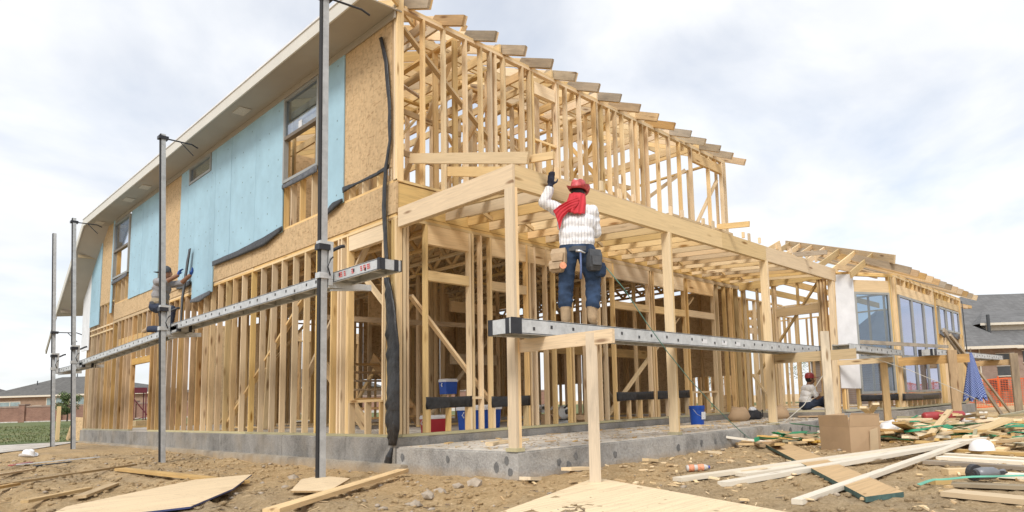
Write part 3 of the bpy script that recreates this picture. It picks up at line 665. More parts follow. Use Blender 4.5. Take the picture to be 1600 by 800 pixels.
# ---- right wall, ground floor (plane y = 0, running along x, under the porch)
plate_x('bottom_plate', 0.09, 4.5, -0.002, mat='treated'); plate_x('bottom_plate', 4.5, 9.35, -0.002, mat='treated')
plate_x('top_plate', 0.09, 4.6, PT); plate_x('top_plate', 4.6, 9.4, PT); plate_x('top_plate', 0.1, 4.2, PT + T); plate_x('top_plate', 4.2, 9.39, PT + T)
for x in (0.12, 0.17): stud_r(x, T, PT)
def opening(x0, x1, head, sill, felt=True, headd=0.28):
    stud_r(x0 - 0.019, T, PT); stud_r(x1 + .019, T, PT)
    stud_r(x0 + .019, T, sill - T, name='trimmer'); stud_r(x1 - .019, T, sill - T, name='trimmer')
    beam('header', (x0, D/2, PT - headd/2), (x1, D/2, PT - headd/2), .08, headd, 'pine_pale', H)
    beam('transom_rail', (x0 + .002, D/2, head), (x1 - .002, D/2, head), D, 0.14, 'pine', H)
    beam('window_sill', (x0 + .002, D/2, sill - T/2), (x1 - .002, D/2, sill - T/2), D, T, 'pine', H)
    n = max(1, int((x1 - x0)/.42))
    for k in range(1, n + 1): stud_r(x0 + (x1 - x0)*k/(n + 1) if n > 1 else (x0 + x1)/2, T, sill - T, name='cripple_stud')
    if felt: ribbon('sill_flashing', [(x0 - .03, -.006, sill - .06), ((x0 + x1)/2, -.012, sill - .055), (x1 + .03, -.006, sill - .05)], [.17, .15, .16], 'felt', H, axis=(0, 0, 1), seed=x0*3)
opening(0.50, 1.22, 2.24, 0.50); opening(1.66, 2.38, 2.22, 0.49)
for x in (1.30, 1.46, 2.46, 2.58, 2.83, 3.02, 3.38, 3.46, 3.80, 4.18, 4.36): stud_r(x, T, PT)
opening(4.62, 5.70, 2.19, 0.52); opening(5.90, 6.98, 2.20, 0.53); opening(7.12, 8.18, 2.22, 0.53, False)
for x in (5.8, 8.36, 8.7, 8.98, 9.06, 9.30): stud_r(x, T, PT)
beam('header', (2.40, D/2, 2.83), (4.58, D/2, 2.83), .08, .28, 'pine_pale', H)
beam('block', (1.24, D/2, .5), (1.44, D/2, .5), D, T, 'pine', H)
beam('diagonal_brace', (0.3, .14, 1.95), (1.75, .14, .4), T, D, 'pine', H, (0, 1, 0))
beam('diagonal_brace', (4.45, .14, .1), (7.5, .14, 2.6), T, D, 'pine', H, (0, 1, 0))
# ---- wing wall (plane x = 9.4, from y = 0 out to the front) and the room behind
def stud_w(y, z0=T, z1=PT, x=9.4, mat=None): return stud_l(y, z0, z1, x, mat or 'pine')
plate_y('bottom_plate', -2.25, 0.0, -0.002, x=9.4, mat='treated'); plate_y('top_plate', -2.3, 0.0, PT, x=9.4); plate_y('top_plate', -2.3, 0.0, PT + T, x=9.4)
for y in (-0.05, -.1, -.45, -.85, -.9, -1.95, -2.02, -2.1, -2.2): stud_w(y)
beam('header', (9.44, -1.93, 2.30), (9.44, -.92, 2.30), .08, .20, 'pine', H)
stud_w(-1.45, 2.4, PT)
beam('diagonal_brace', (9.55, -.3, .9), (9.55, -1.9, 2.9), T, D, 'pine', H, (1, 0, 0)); beam('diagonal_brace', (9.36, -.25, .9), (9.36, -.85, .05), T, D, 'pine', H, (1, 0, 0))
beam('porch_ledger', (9.37, -2.25, 3.02), (9.37, -.02, 3.02), T, .18, 'pine', H)
# angled window wall from (9.45,-2.35) to (10.6,-3.1)
Aw, Bw = Vector((9.47, -2.36, 0)), Vector((10.80, -3.13, 0)); dw = (Bw - Aw).normalized(); nw = Vector((dw.y, -dw.x, 0))
if nw.y > 0: nw = -nw
def on_w(t, z, off=0.0): return Aw + dw*t + nw*off + Vector((0, 0, z))
Lw = (Bw - Aw).length
def wbeam(name, t0, z0, t1, z1, a, b_, mat='pine', off=-.045, ref=None): return beam(name, on_w(t0, z0, off), on_w(t1, z1, off), a, b_, mat, H, ref or (nw if t0 == t1 else None))
wbeam('bottom_plate', 0, .02, Lw, .02, D, T, 'treated'); wbeam('top_plate', 0, 3.01, Lw, 3.01, D, T); wbeam('top_plate', 0, 3.05, Lw, 3.05, D, T)
for t in (.02, .08, .40, Lw - .10, Lw - .05): wbeam('stud', t, T, t, 2.99, T, D)
wbeam('header', .42, 2.76, Lw - .1, 2.76, .08, .27, 'pine_pale'); wbeam('window_sill', .42, .30, Lw - .1, .30, D, T)
for t in (.7, 1.0): wbeam('cripple_stud', t, T, t, .28, T, D)
wp = MB(); vs = [on_w(t, z, o) for o in (.008, .022) for t, z in ((-.09, .50), (.43, .48), (.43, 3.02), (-.09, 2.99))]
wp.add(vs, [(0, 1, 2, 3), (7, 6, 5, 4), (0, 4, 5, 1), (1, 5, 6, 2), (2, 6, 7, 3), (3, 7, 4, 0)]); tag(wp.build('sheathing_panel', 'white_board', H), 'tall white board beside the angled corner window')
def quad_win(P, du, nn, w_, z0, z1, rails=(), mull=(), gm='glass', label=None):
    """window built on a wall plane: P base point, du along, nn outward"""
    f = .05; root = None; mb = MB()
    def q(t0, t1, a, b_, o0=-.03, o1=.03): return [P + du*t + nn*o + Vector((0, 0, z)) for z in (a, b_) for o in (o0, o1) for t in (t0, t1)]
    F8 = [(0, 2, 3, 1), (4, 5, 7, 6), (0, 1, 5, 4), (1, 3, 7, 5), (3, 2, 6, 7), (2, 0, 4, 6)]
    mb.add(q(0, f, z0, z1), F8); mb.add(q(w_ - f, w_, z0, z1), F8); mb.add(q(f, w_ - f, z0, z0 + f, -.029, .029), F8); mb.add(q(f, w_ - f, z1 - f, z1, -.029, .029), F8)
    o = mb.build('window', 'alu', H)
    if label: tag(o, label)
    xs = [f] + list(mull) + [w_ - f]; zs = [z0 + f] + list(rails) + [z1 - f]
    for x in mull:
        m1 = MB(); m1.add(q(x - .035, x + .035, z0 + f, z1 - f, -.028, .034), F8); m1.build('mullion', 'alu', o)
    for z in rails:
        m1 = MB(); m1.add(q(f, w_ - f, z - .035, z + .035, -.027, .027), F8); m1.build('window_rail', 'alu', o)
    for i in range(len(xs)-1):
        for j in range(len(zs)-1):
            m1 = MB(); m1.add(q(xs[i] + .001, xs[i+1] - .001, zs[j] + .001, zs[j+1] - .001, .0, .006), F8); m1.build('window_pane', gm, o)
    return o
quad_win(on_w(.43, 0, .0), dw, nw, Lw - .57, .36, 2.62, (1.16,), (), 'glass', 'large angled corner window')
# front wall of the wing, y = -3.1
YW = -3.15
plate_x('bottom_plate', 10.82, 17.0, -.002, YW, mat='treated'); plate_x('top_plate', 10.82, 17.0, 3.0, YW); plate_x('top_plate', 10.84, 16.98, 3.04, YW)
for x in (10.86, 10.91, 10.96): stud_r(x, T, 3.0, YW)
for x in (13.95, 14.0, 14.06, 14.25, 14.6, 14.95, 15.3, 15.65, 16.0, 16.35, 16.7, 16.85, 16.93, 16.98): stud_r(x, T, 3.0 if x < 14.3 or x > 16.75 else 1.9, YW)
for k in range(10): stud_r(11.0 + .33*k, 2.84, 3.0 - .001, YW, name='cripple_stud')
for k in range(6): stud_r(14.55 + .4*k, 2.84, 3.0 - .001, YW, name='cripple_stud')
beam('header', (11.0, YW + .045, 2.73), (13.93, YW + .045, 2.73), .08, .22, 'pine', H); beam('header', (14.28, YW + .045, 2.75), (16.74, YW + .045, 2.75), .08, .18, 'pine', H)
for k in range(3):
    quad_win(Vector((11.02 + .972*k, YW - .002, 0)), Vector((1, 0, 0)), Vector((0, -1, 0)), .955, .36, 2.60, (1.18,), (), 'glass_sky', 'tall two part front window of the wing')
for k in range(3):
    quad_win(Vector((14.4 + .72*k, YW - .002, 0)), Vector((1, 0, 0)), Vector((0, -1, 0)), .66, 1.98, 2.62, (), (), 'glass_sky', 'small high front window of the wing')
beam('window_sill', (11.0, YW + .045, .33), (13.93, YW + .045, .33), D, T, 'pine', H)
for k in range(8): stud_r(11.1 + .38*k, T, .31, YW, name='cripple_stud')
ribbon('sill_flashing', [(10.75, YW - .01, .26), (12.3, YW - .02, .24), (13.95, YW - .01, .25)], [.16, .14, .15], 'felt', H, axis=(0, 0, 1), seed=31)
ribbon('sill_flashing', [on_w(.42, .27, .01), on_w(.8, .26, .02), on_w(Lw - .1, .27, .01)], [.14, .13, .14], 'felt', H, axis=(0, 0, 1), seed=32)
for k in range(3): ribbon('sill_flashing', [(14.38 + .72*k, YW - .01, 1.92), (14.72 + .72*k, YW - .02, 1.86), (15.06 + .72*k, YW - .01, 1.92)], [.12, .16, .12], 'felt_grey', H, axis=(0, 0, 1), seed=33 + k)
ribbon('flashing_strip', [(17.03, YW - .02, 3.0), (17.04, YW - .03, 1.6), (17.05, YW - .03, .1)], [.05, .06, .08], 'felt', H, axis=(1, 0, 0), seed=40)
beam('lookout', (16.95, YW + .3, 2.97), (19.2, YW + .2, 3.03), .09, .09, 'pine', H)
beam('lookout', (16.95, YW + .1, 2.88), (17.9, YW + .05, 2.9), .09, .09, 'pine_old', H)
# back walls of the wing and of the recess seen through the frame
JOIN[0] = JM = MB()
for y in [0.4 + .41*k for k in range(9)]: stud_l(y, T, PT, 17.0 - D)
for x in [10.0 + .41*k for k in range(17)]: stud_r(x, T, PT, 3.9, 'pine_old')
JOIN[0] = None
plate_x('top_plate', 9.5, 17.0, PT, 3.9); plate_x('bottom_plate', 9.5, 17.0, 0, 3.9); plate_y('top_plate', -3, 3.9, PT, 17 - D)
for x in [10.3 + .41*k for k in range(7)]: stud_r(x, T, PT, .7, 'pine')
plate_x('top_plate', 10.0, 13.2, PT, .7); plate_x('bottom_plate', 10.0, 13.2, 0, .7)
for x in [9.75 + .36*k for k in range(19)]: stud_r(x, T, PT, 1.9, R.choice(('pine', 'pine_old')))
plate_x('top_plate', 9.6, 17, PT, 1.9); plate_x('bottom_plate', 9.6, 17, 0, 1.9)
JOIN[0] = JM
for y in [-2.9 + .41*k for k in range(12)]: stud_l(y, T, PT, 13.4, 'pine')
JOIN[0] = None
plate_y('top_plate', -2.95, 1.9, PT, 13.4); plate_y('bottom_plate', -2.95, 1.9, 0, 13.4)
for z in (2.35, 2.6, 2.85): beam('wall_rail', (9.6, 1.86, z), (14.5, 1.86, z + .03), T, .18, 'pine', H)
for k in range(3): bx('sheathing_panel', 14.4 + .85*k, 15.2 + .85*k, 3.99, 4.0, .4, H1, 'osb', H)
# ---- porch: posts, beams, joists
for i, x in enumerate((0.03, 3.08, 6.15)):
    for k in (-1, 1): beam('porch_post', (x + k*.0195, -2.31, -.08), (x + k*.0195, -2.31, 2.845), T, .135, 'pine_pale', H, (0, 1, 0))
    bx('post_base', x - .06, x + .06, -2.40, -2.22, -.119, -.08, 'treated', H)
for k in (-1, 0, 1): beam('porch_post', (9.14 + k*.06, -2.31, -.08), (9.3 + k*.06, -2.31, 2.845), T, .1, 'pine', H, (0, 1, 0))
def porch_beam(x0, x1, dy): beam('porch_beam', (x0, -2.31 + dy, 2.98), (x1, -2.31 + dy, 2.98), T, .27, 'pine_pale', H)
for a, b_ in ((.045, 4.6), (4.605, 6.15), (6.155, 9.42)): porch_beam(a, b_, -.04)
porch_beam(0.06, 3.4, .0); porch_beam(3.405, 9.4, .0)
beam('porch_beam', (.022, -2.37, 2.98), (.022, -.02, 2.98), T, .265, 'pine_pale', H)
beam('porch_beam', (.064, -2.26, 2.97), (.064, -.02, 2.97), T, .25, 'pine', H)
for k in range(22):
    x = .42 + .408*k
    beam('porch_joist', (x, -2.27, 3.03), (x, .30, 3.22), T, .215, R.choice(('pine', 'pine_pale', 'pine')), H)
    if 0 < k < 21 and k % 2: beam('bridging', (x, -.5, 3.06), (x + .40, -.5, 3.22), .035, .05, 'pine', H); beam('bridging', (x, -.56, 3.22), (x + .40, -.56, 3.06), .035, .05, 'pine', H)
    if k % 3 == 1: beam('joist_block', (x, -2.27, 3.16), (x, -2.27, 3.30), .06, .03, 'pine_pale', H)
# porch rafters, loose boards on top, and boards added to darken the porch below
for k in range(2):
    yb = -1.0 + .6*k
    for a, b_ in ((.2, 4.4), (4.42, 9.3)): beam('shade_board', (a + R.uniform(0, .3), yb, 3.175 + .074*(yb + 2.27)), (b_ - R.uniform(0, .2), yb + R.uniform(-.03, .03), 3.175 + .074*(yb + 2.27)), .14, .022, R.choice(('pine', 'pine_old')), H)
beam('porch_rafter', (0.25, -2.38, 3.24), (0.25, .06, 3.90), T, .14, 'pine_pale', H); beam('porch_rafter', (0.86, -1.3, 3.50), (0.86, .06, 3.86), T, .14, 'pine_pale', H)
beam('porch_rafter', (0.33, -2.72, 3.20), (0.33, -2.2, 3.28), T, .09, 'pine', H)
beam('porch_rafter', (4.75, -2.8, 3.19), (4.75, -2.2, 3.26), T, .09, 'pine', H); beam('porch_rafter', (7.8, -2.85, 3.17), (7.8, -2.15, 3.24), T, .09, 'pine_grey', H)
for x in (1.6, 2.3, 3.5, 4.1, 5.4, 6.0, 6.7, 7.3, 8.5): beam('rafter_block', (x, -2.33, 3.155), (x, -2.33, 3.155 + R.uniform(.07, .14)), .05, T, 'pine_pale', H)
for x0, x1, y in ((1.0, 3.0, -2.15), (3.3, 5.2, -2.2), (5.6, 6.6, -1.9), (6.9, 8.6, -2.15)): beam('nailer_board', (x0, y, 3.2), (x1, y, 3.2), D, T, 'pine', H)

# ---- floor trusses and deck between the storeys
def truss(x, y0, y1, z0=3.09, z1=3.47):
    mb = MB(); L = y1 - y0
    mb.box(-.045, .045, 0, L, 0, .04); mb.box(-.045, .045, 0, L, z1 - z0 - .04, z1 - z0)
    n = max(2, int(round(L/.62))); 
    for k in range(n):
        a = L*k/n; c = L*(k + .5)/n; e = L*(k + 1)/n
        mb.bar((0, a, .03), (0, c, z1 - z0 - .03), .06, .035, (1, 0, 0)); mb.bar((0, c, z1 - z0 - .03), (0, e, .03), .06, .035, (1, 0, 0))
    return mb.build('floor_truss', 'pine', H, (x, y0, z0))
for k in range(15): truss(.45 + .61*k, .10, 6.5)
for k in range(8): truss(.45 + 1.22*k, 6.5, 12.0)
bx('floor_deck', .03, 4.5, .03, 9.0, 3.474, 3.497, 'osb', H); bx('floor_deck', 4.505, 9.3, .03, 9.0, 3.474, 3.497, 'osb', H); bx('floor_deck', .03, 9.3, 9.005, 14.4, 3.474, 3.497, 'osb', H)
plate_x('rim_joist', .02, 9.35, 3.06, .01, .42, .03, 'pine')
# ---- ground floor partitions
def part_x(y, x0, x1, z0, z1, skip=(), sp=.41, mat=None, ply=True):
    if ply:
        plate_x('top_plate', x0, x1, z1 - T, y); plate_x('bottom_plate', x0, x1, z0, y)
    x = x0 + .02
    while x < x1:
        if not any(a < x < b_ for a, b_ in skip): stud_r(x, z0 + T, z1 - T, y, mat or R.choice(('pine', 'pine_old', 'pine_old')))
        x += sp + R.choice((0, 0, 0, -.3))*.4
def part_y(x, y0, y1, z0, z1, skip=(), sp=.41, mat=None):
    plate_y('top_plate', y0, y1, z1 - T, x); plate_y('bottom_plate', y0, y1, z0, x)
    y = y0 + .02
    while y < y1:
        if not any(a < y < b_ for a, b_ in skip): stud_l(y, z0 + T, z1 - T, x, mat or R.choice(('pine', 'pine_old', 'pine_old')))
        y += sp
part_x(3.4, 2.6, 9.3, 0, H1, ((3.4, 4.6), (6.4, 7.3)))
part_y(3.2, 3.5, 12.0, 0, H1, ((5.0, 6.2), (9.3, 10.4)))
JOIN[0] = JM
part_x(7.2, .1, 9.3, 0, H1, ((1.2, 2.6),))
part_y(9.3, .1, 12.0, 0, H1, (), .5)
part_x(12.2, 3.4, 9.3, 0, H1, (), .5)
JOIN[0] = None
part_y(6.1, 0.3, 3.3, 0, H1, ((1.1, 2.3),))
for p0, p1 in (((2.6, 3.2, .1), (5.2, 3.2, 2.8)), ((6.3, 3.3, 2.8), (8.6, 3.3, .2)), ((3.05, 4.2, 2.7), (3.05, 7.0, .2)), ((.3, 7.1, .2), (2.4, 7.1, 2.8))): beam('diagonal_brace', p0, p1, T, D, 'pine', H, (0, 1, 0))
for z in (2.45, 1.35): beam('header', (3.4, 3.44, z), (4.6, 3.44, z), .08, .22, 'pine', H)
beam('rail', (.2, 2.6, 1.9), (6.0, 2.6, 2.0), T, D, 'pine_old', H); beam('rail', (4.2, 2.2, 1.55), (8.6, 2.2, 1.5), T, .2, 'pine_old', H)
for k in range(7): beam('stair_tread', (1.7 + .02*k, 3.9 + .26*k, .2 + .19*k), (2.9, 3.9 + .26*k, .2 + .19*k), .26, .035, 'pine_old', H)
for x in (1.68, 2.92): beam('stair_stringer', (x, 3.75, .05), (x, 5.7, 1.5), T, .28, 'pine_old', H, (0, 0, 1))
bx('plywood_lining', 2.2, 4.2, 4.6, 4.62, 2.1, 2.95, 'osb', H)
# ---- far walls seen from inside: strand-board panels added to darken the interior
for k in (0, 1, 2, 3, 4, 6, 8):
    y = .3 + 1.25*k
    bx('sheathing_panel', 9.395, 9.407, y, y + 1.22, (0 if k % 4 else .9), H1, 'osb', H)
for k in range(5): bx('sheathing_panel', 3.0 + 1.25*k, 4.22 + 1.25*k, 17.5, 17.512, 0.0, H1 + .4, 'osb', H)
for k in range(4): bx('sheathing_panel', 3.3, 3.312, 12.3 + 1.25*k, 13.52 + 1.25*k, 0, H1, 'osb', H)
for k in range(5): bx('sheathing_panel', 3.6 + 1.15*k, 4.72 + 1.15*k, 7.31, 7.322, (.0 if k % 2 else 1.1), H1, 'osb', H)
JOIN[0] = JM
part_x(17.4, .1, 9.3, 0, H1, ((.7, 2.5),), .42)
part_y(1.6, 7.3, 10.6, 0, H1, (), .42)
JOIN[0] = None
# ---- upper right wall (plane y = 0)
for a, b_ in ((.09, 4.6), (4.6, 9.05)):
    plate_x('bottom_plate', a, b_, Z2); plate_x('top_plate', a, b_, Z3 - 2*T, mat='pine_pale'); plate_x('top_plate', a + .03, b_ - .02, Z3 - T, mat='pine_pale')
for x in (.44, .81, 1.21, 1.51, 1.70, 1.80, 1.99, 2.40, 2.56, 2.62, 3.19, 3.25, 3.45, 3.82, 4.24, 4.30, 4.45, 4.66, 4.86, 5.08, 5.72, 5.38, 5.53, 5.88, 6.28, 6.68, 7.08, 7.54, 8.90, 8.98, 9.03):
    stud_r(x, Z2 + T, Z3 - 2*T, mat=R.choice(('pine_pale', 'pine_pale', 'pine')))
beam('header', (2.66, D/2, 5.79), (3.16, D/2, 5.79), .08, .22, 'pine_pale', H); beam('window_sill', (2.66, D/2, 4.86), (3.16, D/2, 4.86), D, T, 'pine_pale', H)
beam('header', (7.58, D/2, 5.87), (8.87, D/2, 5.87), .08, .22, 'pine_pale', H)
for x in (2.78, 3.0): stud_r(x, Z2 + T, 4.84, name='cripple_stud')
for x in (7.9, 8.3, 8.6): stud_r(x, 5.98, Z3 - 2*T - .001, name='cripple_stud')
stud_r(8.3, Z2 + T, 5.75, mat='pine_pale')
beam('diagonal_brace', (.16, .12, 5.85), (2.1, .12, 4.35), T, D, 'pine', H, (0, 1, 0))
beam('diagonal_brace', (7.7, .12, 4.2), (8.8, .12, 5.6), T, D, 'pine', H, (0, 1, 0))
# corner posts seen pale
for y in (-0.001,): beam('corner_post', (.05, .045, Z2 + .01), (.05, .045, Z3 + .1), .10, .10, 'pine_pale', H, (0, 1, 0))
# ---- roof: rafters over the right wall, hip towards the left wall
s = .42; YR = 4.8
def rz(y): return Z3 + .06 + s*y
k = 0; x = .22
while x < 9.2:
    ye = min(YR, x) if x < YR else YR
    y1 = max(ye, .9)
    beam('rafter', (x, -.5, rz(-.5)), (x, y1, rz(y1)), T, .150, 'pine_pale' if k % 3 else 'pine', H)
    beam('rafter_tail', (x - .0385, -.52 + R.uniform(-.03, .02), rz(-.52)), (x - .0385, .25, rz(.25)), T, .152, R.choice(('pine_grey', 'pine_grey', 'pine_old', 'pine_grey')), H, skew=-.045)
    x += .594; k += 1
beam('hip_rafter', (-.4, -.4, rz(-.4)), (YR, YR, rz(YR)), T, .235, 'pine', H)
beam('ridge_board', (YR, YR, rz(YR)), (9.2, YR, rz(YR)), T, .235, 'pine', H); beam('ridge_board', (YR, YR, rz(YR)), (YR, 13.5, rz(YR)), T, .235, 'pine', H)
y = .6
while y < 13.5:
    xe = min(YR, y); beam('rafter', (.0, y, rz(.0)), (xe, y, rz(xe)), T, .184, 'pine', H); y += .61
for x in (.8, 1.9, 3.1, 4.3, 5.5, 6.7, 7.9): beam('ceiling_joist', (x, .0, Z3 + .06), (x, YR, Z3 + .06), T, .14, 'pine_pale', H)
for x0, y0, x1, y1, a, b_ in ((1.2, .8, 3.4, 3.2, 5.0, 7.3), (2.4, 1.4, 4.9, 1.6, 6.2, 7.0), (5.0, 1.0, 6.4, 3.0, 6.15, 7.3), (6.2, .6, 4.9, 2.4, 4.2, 7.0), (7.2, .8, 6.0, 2.8, 4.3, 7.2), (5.4, 2.4, 8.6, 2.4, 5.6, 5.9), (8.8, 1.0, 6.6, 2.2, 6.1, 4.2)):
    beam('diagonal_brace', (x0, y0, a), (x1, y1, b_), T, D, 'pine', H)
beam('purlin', (1.5, 2.0, 6.95), (9.1, 2.0, 6.95), T, .14, 'pine', H)
# ---- upper floor partitions
part_x(2.5, .2, 4.6, Z2, Z3, ((1.6, 2.3),), mat='pine_pale'); part_y(2.1, .2, 4.4, Z2, Z3, ((.8, 1.6),), mat='pine_pale')
part_y(4.6, .2, 4.6, Z2, Z3, ((1.4, 2.3),), mat='pine_pale'); JOIN[0] = JM
part_x(4.7, .2, 5.4, Z2, Z3, (), .45, 'pine')
JOIN[0] = None
tag(JM.build('interior_studs', ['pine', 'pine_old'], H), 'farther rows of studs deep inside the frame', kind='stuff')
part_y(9.0 - D, .2, 4.6, Z2, Z3, ((1.2, 3.4),), .8, 'pine_pale')
for p0, p1 in (((.3, 2.4, 3.6), (2.0, 2.4, 5.9)), ((2.4, 2.4, 5.8), (4.4, 2.4, 3.8)), ((2.05, .3, 5.7), (2.05, 2.4, 3.8))): beam('diagonal_brace', p0, p1, T, D, 'pine_pale', H, (0, 1, 0))
for k in range(4): bx('sheathing_panel', .15 + 1.23*k, 1.36 + 1.23*k, 6.6, 6.612, Z2, Z3 + (.0 if k % 2 else .4), 'osb', H)
part_x(1.3, 2.3, 4.5, Z2, Z3, (), .5, 'pine_pale'); part_y(3.3, .2, 2.4, Z2, Z3, (), .45, 'pine_pale'); part_y(1.1, .2, 4.5, Z2, Z3, ((1.2, 2.0),), .5, 'pine')
for x in (.5, 1.3, 2.5, 3.7, 4.9, 6.1, 7.3): beam('ceiling_joist', (x, .05, Z3 - .12), (x, 6.4, Z3 - .12), T, .14, 'pine', H)
for y in (.9, 1.9, 3.2): beam('strongback', (.2, y, Z3 + .16), (5.4, y, Z3 + .16), T, .14, 'pine', H)
for x, y0, z0, y1, z1 in ((.6, .3, 5.0, 2.2, 6.4), (1.5, .4, 6.6, 2.4, 4.2), (2.9, .3, 4.0, 2.2, 5.9), (3.6, .3, 6.3, 1.9, 7.0), (4.2, .5, 4.2, 2.6, 6.1), (5.2, .4, 6.2, 2.4, 4.4)): beam('diagonal_brace', (x, y0, z0), (x, y1, z1), T, D, 'pine', H, (1, 0, 0))
for z in (4.5, 5.2): beam('rail', (.2, 1.2, z), (2.0, 1.2, z - .1), T, D, 'pine', H)
# ---- wing roof: hip board, jack rafters, front tails
hb0, hb1 = Vector((10.35, -3.35, 3.30)), Vector((15.0, 1.3, 5.25))
beam('hip_rafter', hb0, hb1, T, .20, 'pine', H)
for k in range(8):
    t = .45 + .62*k; top = Vector((10.6 + t, -3.1 + t, 3.40 + .42*t)); lo = max(9.0, top.x - 1.1 - t*.9)
    beam('jack_rafter', (lo, top.y, top.z - .42*(top.x - lo)), top, T, .15, 'pine_pale' if k % 2 else 'pine', H)
k = 0; x = 10.5
while x < 17.2:
    yt = min(1.2, -3.1 + (x - 10.6) + .4) if x < 15 else 1.2
    yt = max(yt, -2.4)
    beam('rafter', (x, -3.62, 3.02), (x, yt, 3.02 + .42*(yt + 3.62)), T, .15, R.choice(('pine', 'pine_old', 'pine_grey')), H, skew=-.04)
    x += .58; k += 1
for yy in (-1.8, -.8, .2): beam('ceiling_joist', (9.45, yy, 3.15), (17.0, yy, 3.15), T, .16, 'pine', H)
for yy in (-2.5, -1.3): beam('collar_tie', (9.2, yy, 3.12), (11.4, yy - .1, 3.16), T, .12, 'pine', H)

# ================================================================== scaffolding
def pole(x, y, z0, z1, jack_z, label, lean=(0, 0)):
    o = empty('scaffold_pole', (x, y, z0), label, 'scaffold pole', 'metal poles of the left scaffold')
    top = Vector((x + lean[0], y + lean[1], z1))
    a = beam('pole_shaft', (x, y, z0), top, .072, .068, 'galv_pole', o, (0, 1, 0))
    beam('rubber_strip', (x - .045, y + .010, z0), top + Vector((-.045, .010, 0)), .016, .066, 'rubber', o, (0, 1, 0))
    p = Vector((x, y, jack_z)); f = (jack_z - z0)/(z1 - z0); p.x += lean[0]*f; p.y += lean[1]*f
    mb = MB()
    mb.box(.047, .10, -.05, .05, -.10, .42); mb.box(-.07, .10, -.055, .055, -.02, .05); mb.box(-.066, .102, -.052, .052, .40, .44)
    mb.build('jack_housing', 'galv', o, p - Vector((x, y, z0)))
    mb = MB(); mb.bar((.05, 0, -.09), (.62, 0, -.07), .07, .075); mb.bar((.10, 0, -.15), (.55, 0, -.10), .05, .02); mb.build('bracket_arm', 'galv', o, p - Vector((x, y, z0)))
    mb = MB(); mb.tube([(.06, -.06, .02), (.02, -.075, .12), (.06, -.075, .22), (.09, -.07, .25)], .009, 6); mb.tube([(.10, -.03, .34), (.20, -.05, .40), (.24, -.05, .41)], .022, 7); mb.box(-.08, .06, -.062, .062, .33, .40)
    mb.build('jack_handle', 'dark_metal', o, p - Vector((x, y, z0)), smooth=False)
    return o
p1o = pole(-1.12, -.22, -.5, 6.6, 1.99, 'nearest tall metal scaffold pole, standing on a plywood offcut', (0, .1))
p2o = pole(-1.12, 5.6, -.46, 5.75, 1.93, 'metal scaffold pole right beside the kneeling worker', (0, .78))
p3o = pole(-1.12, 12.4, -.42, 5.65, 1.75, 'metal scaffold pole closest to the far corner of the house', (0, 1.4))
p4o = pole(-1.12, 14.8, -.42, 5.72, 1.72, 'leftmost and farthest metal scaffold pole', (0, 1.5))
for o, (yy, zz) in ((p2o, (6.38, 5.68)), (p3o, (13.8, 5.55)), (p4o, (15.5, 2.75))):
    mb = MB(); mb.tube([(-.07, 0, 0), (.5, .03, .02), (.62, .05, -.02)], .014, 6); mb.tube([(.3, .0, .0), (.5, -.1, -.25)], .01, 5); mb.box(-.08, .08, -.07, .07, -.03, .03)
    mb.build('tie_brace', 'dark_metal', o, Vector((-1.12, yy, zz)) - o.location)
mb = MB(); mb.tube([(-.07, 0, 0), (.5, .0, .06), (.62, .0, .03)], .014, 6); mb.box(-.08, .08, -.07, .07, -.03, .03); mb.build('tie_brace', 'dark_metal', p1o, Vector((-1.12, -.13, 5.62)) - p1o.location)

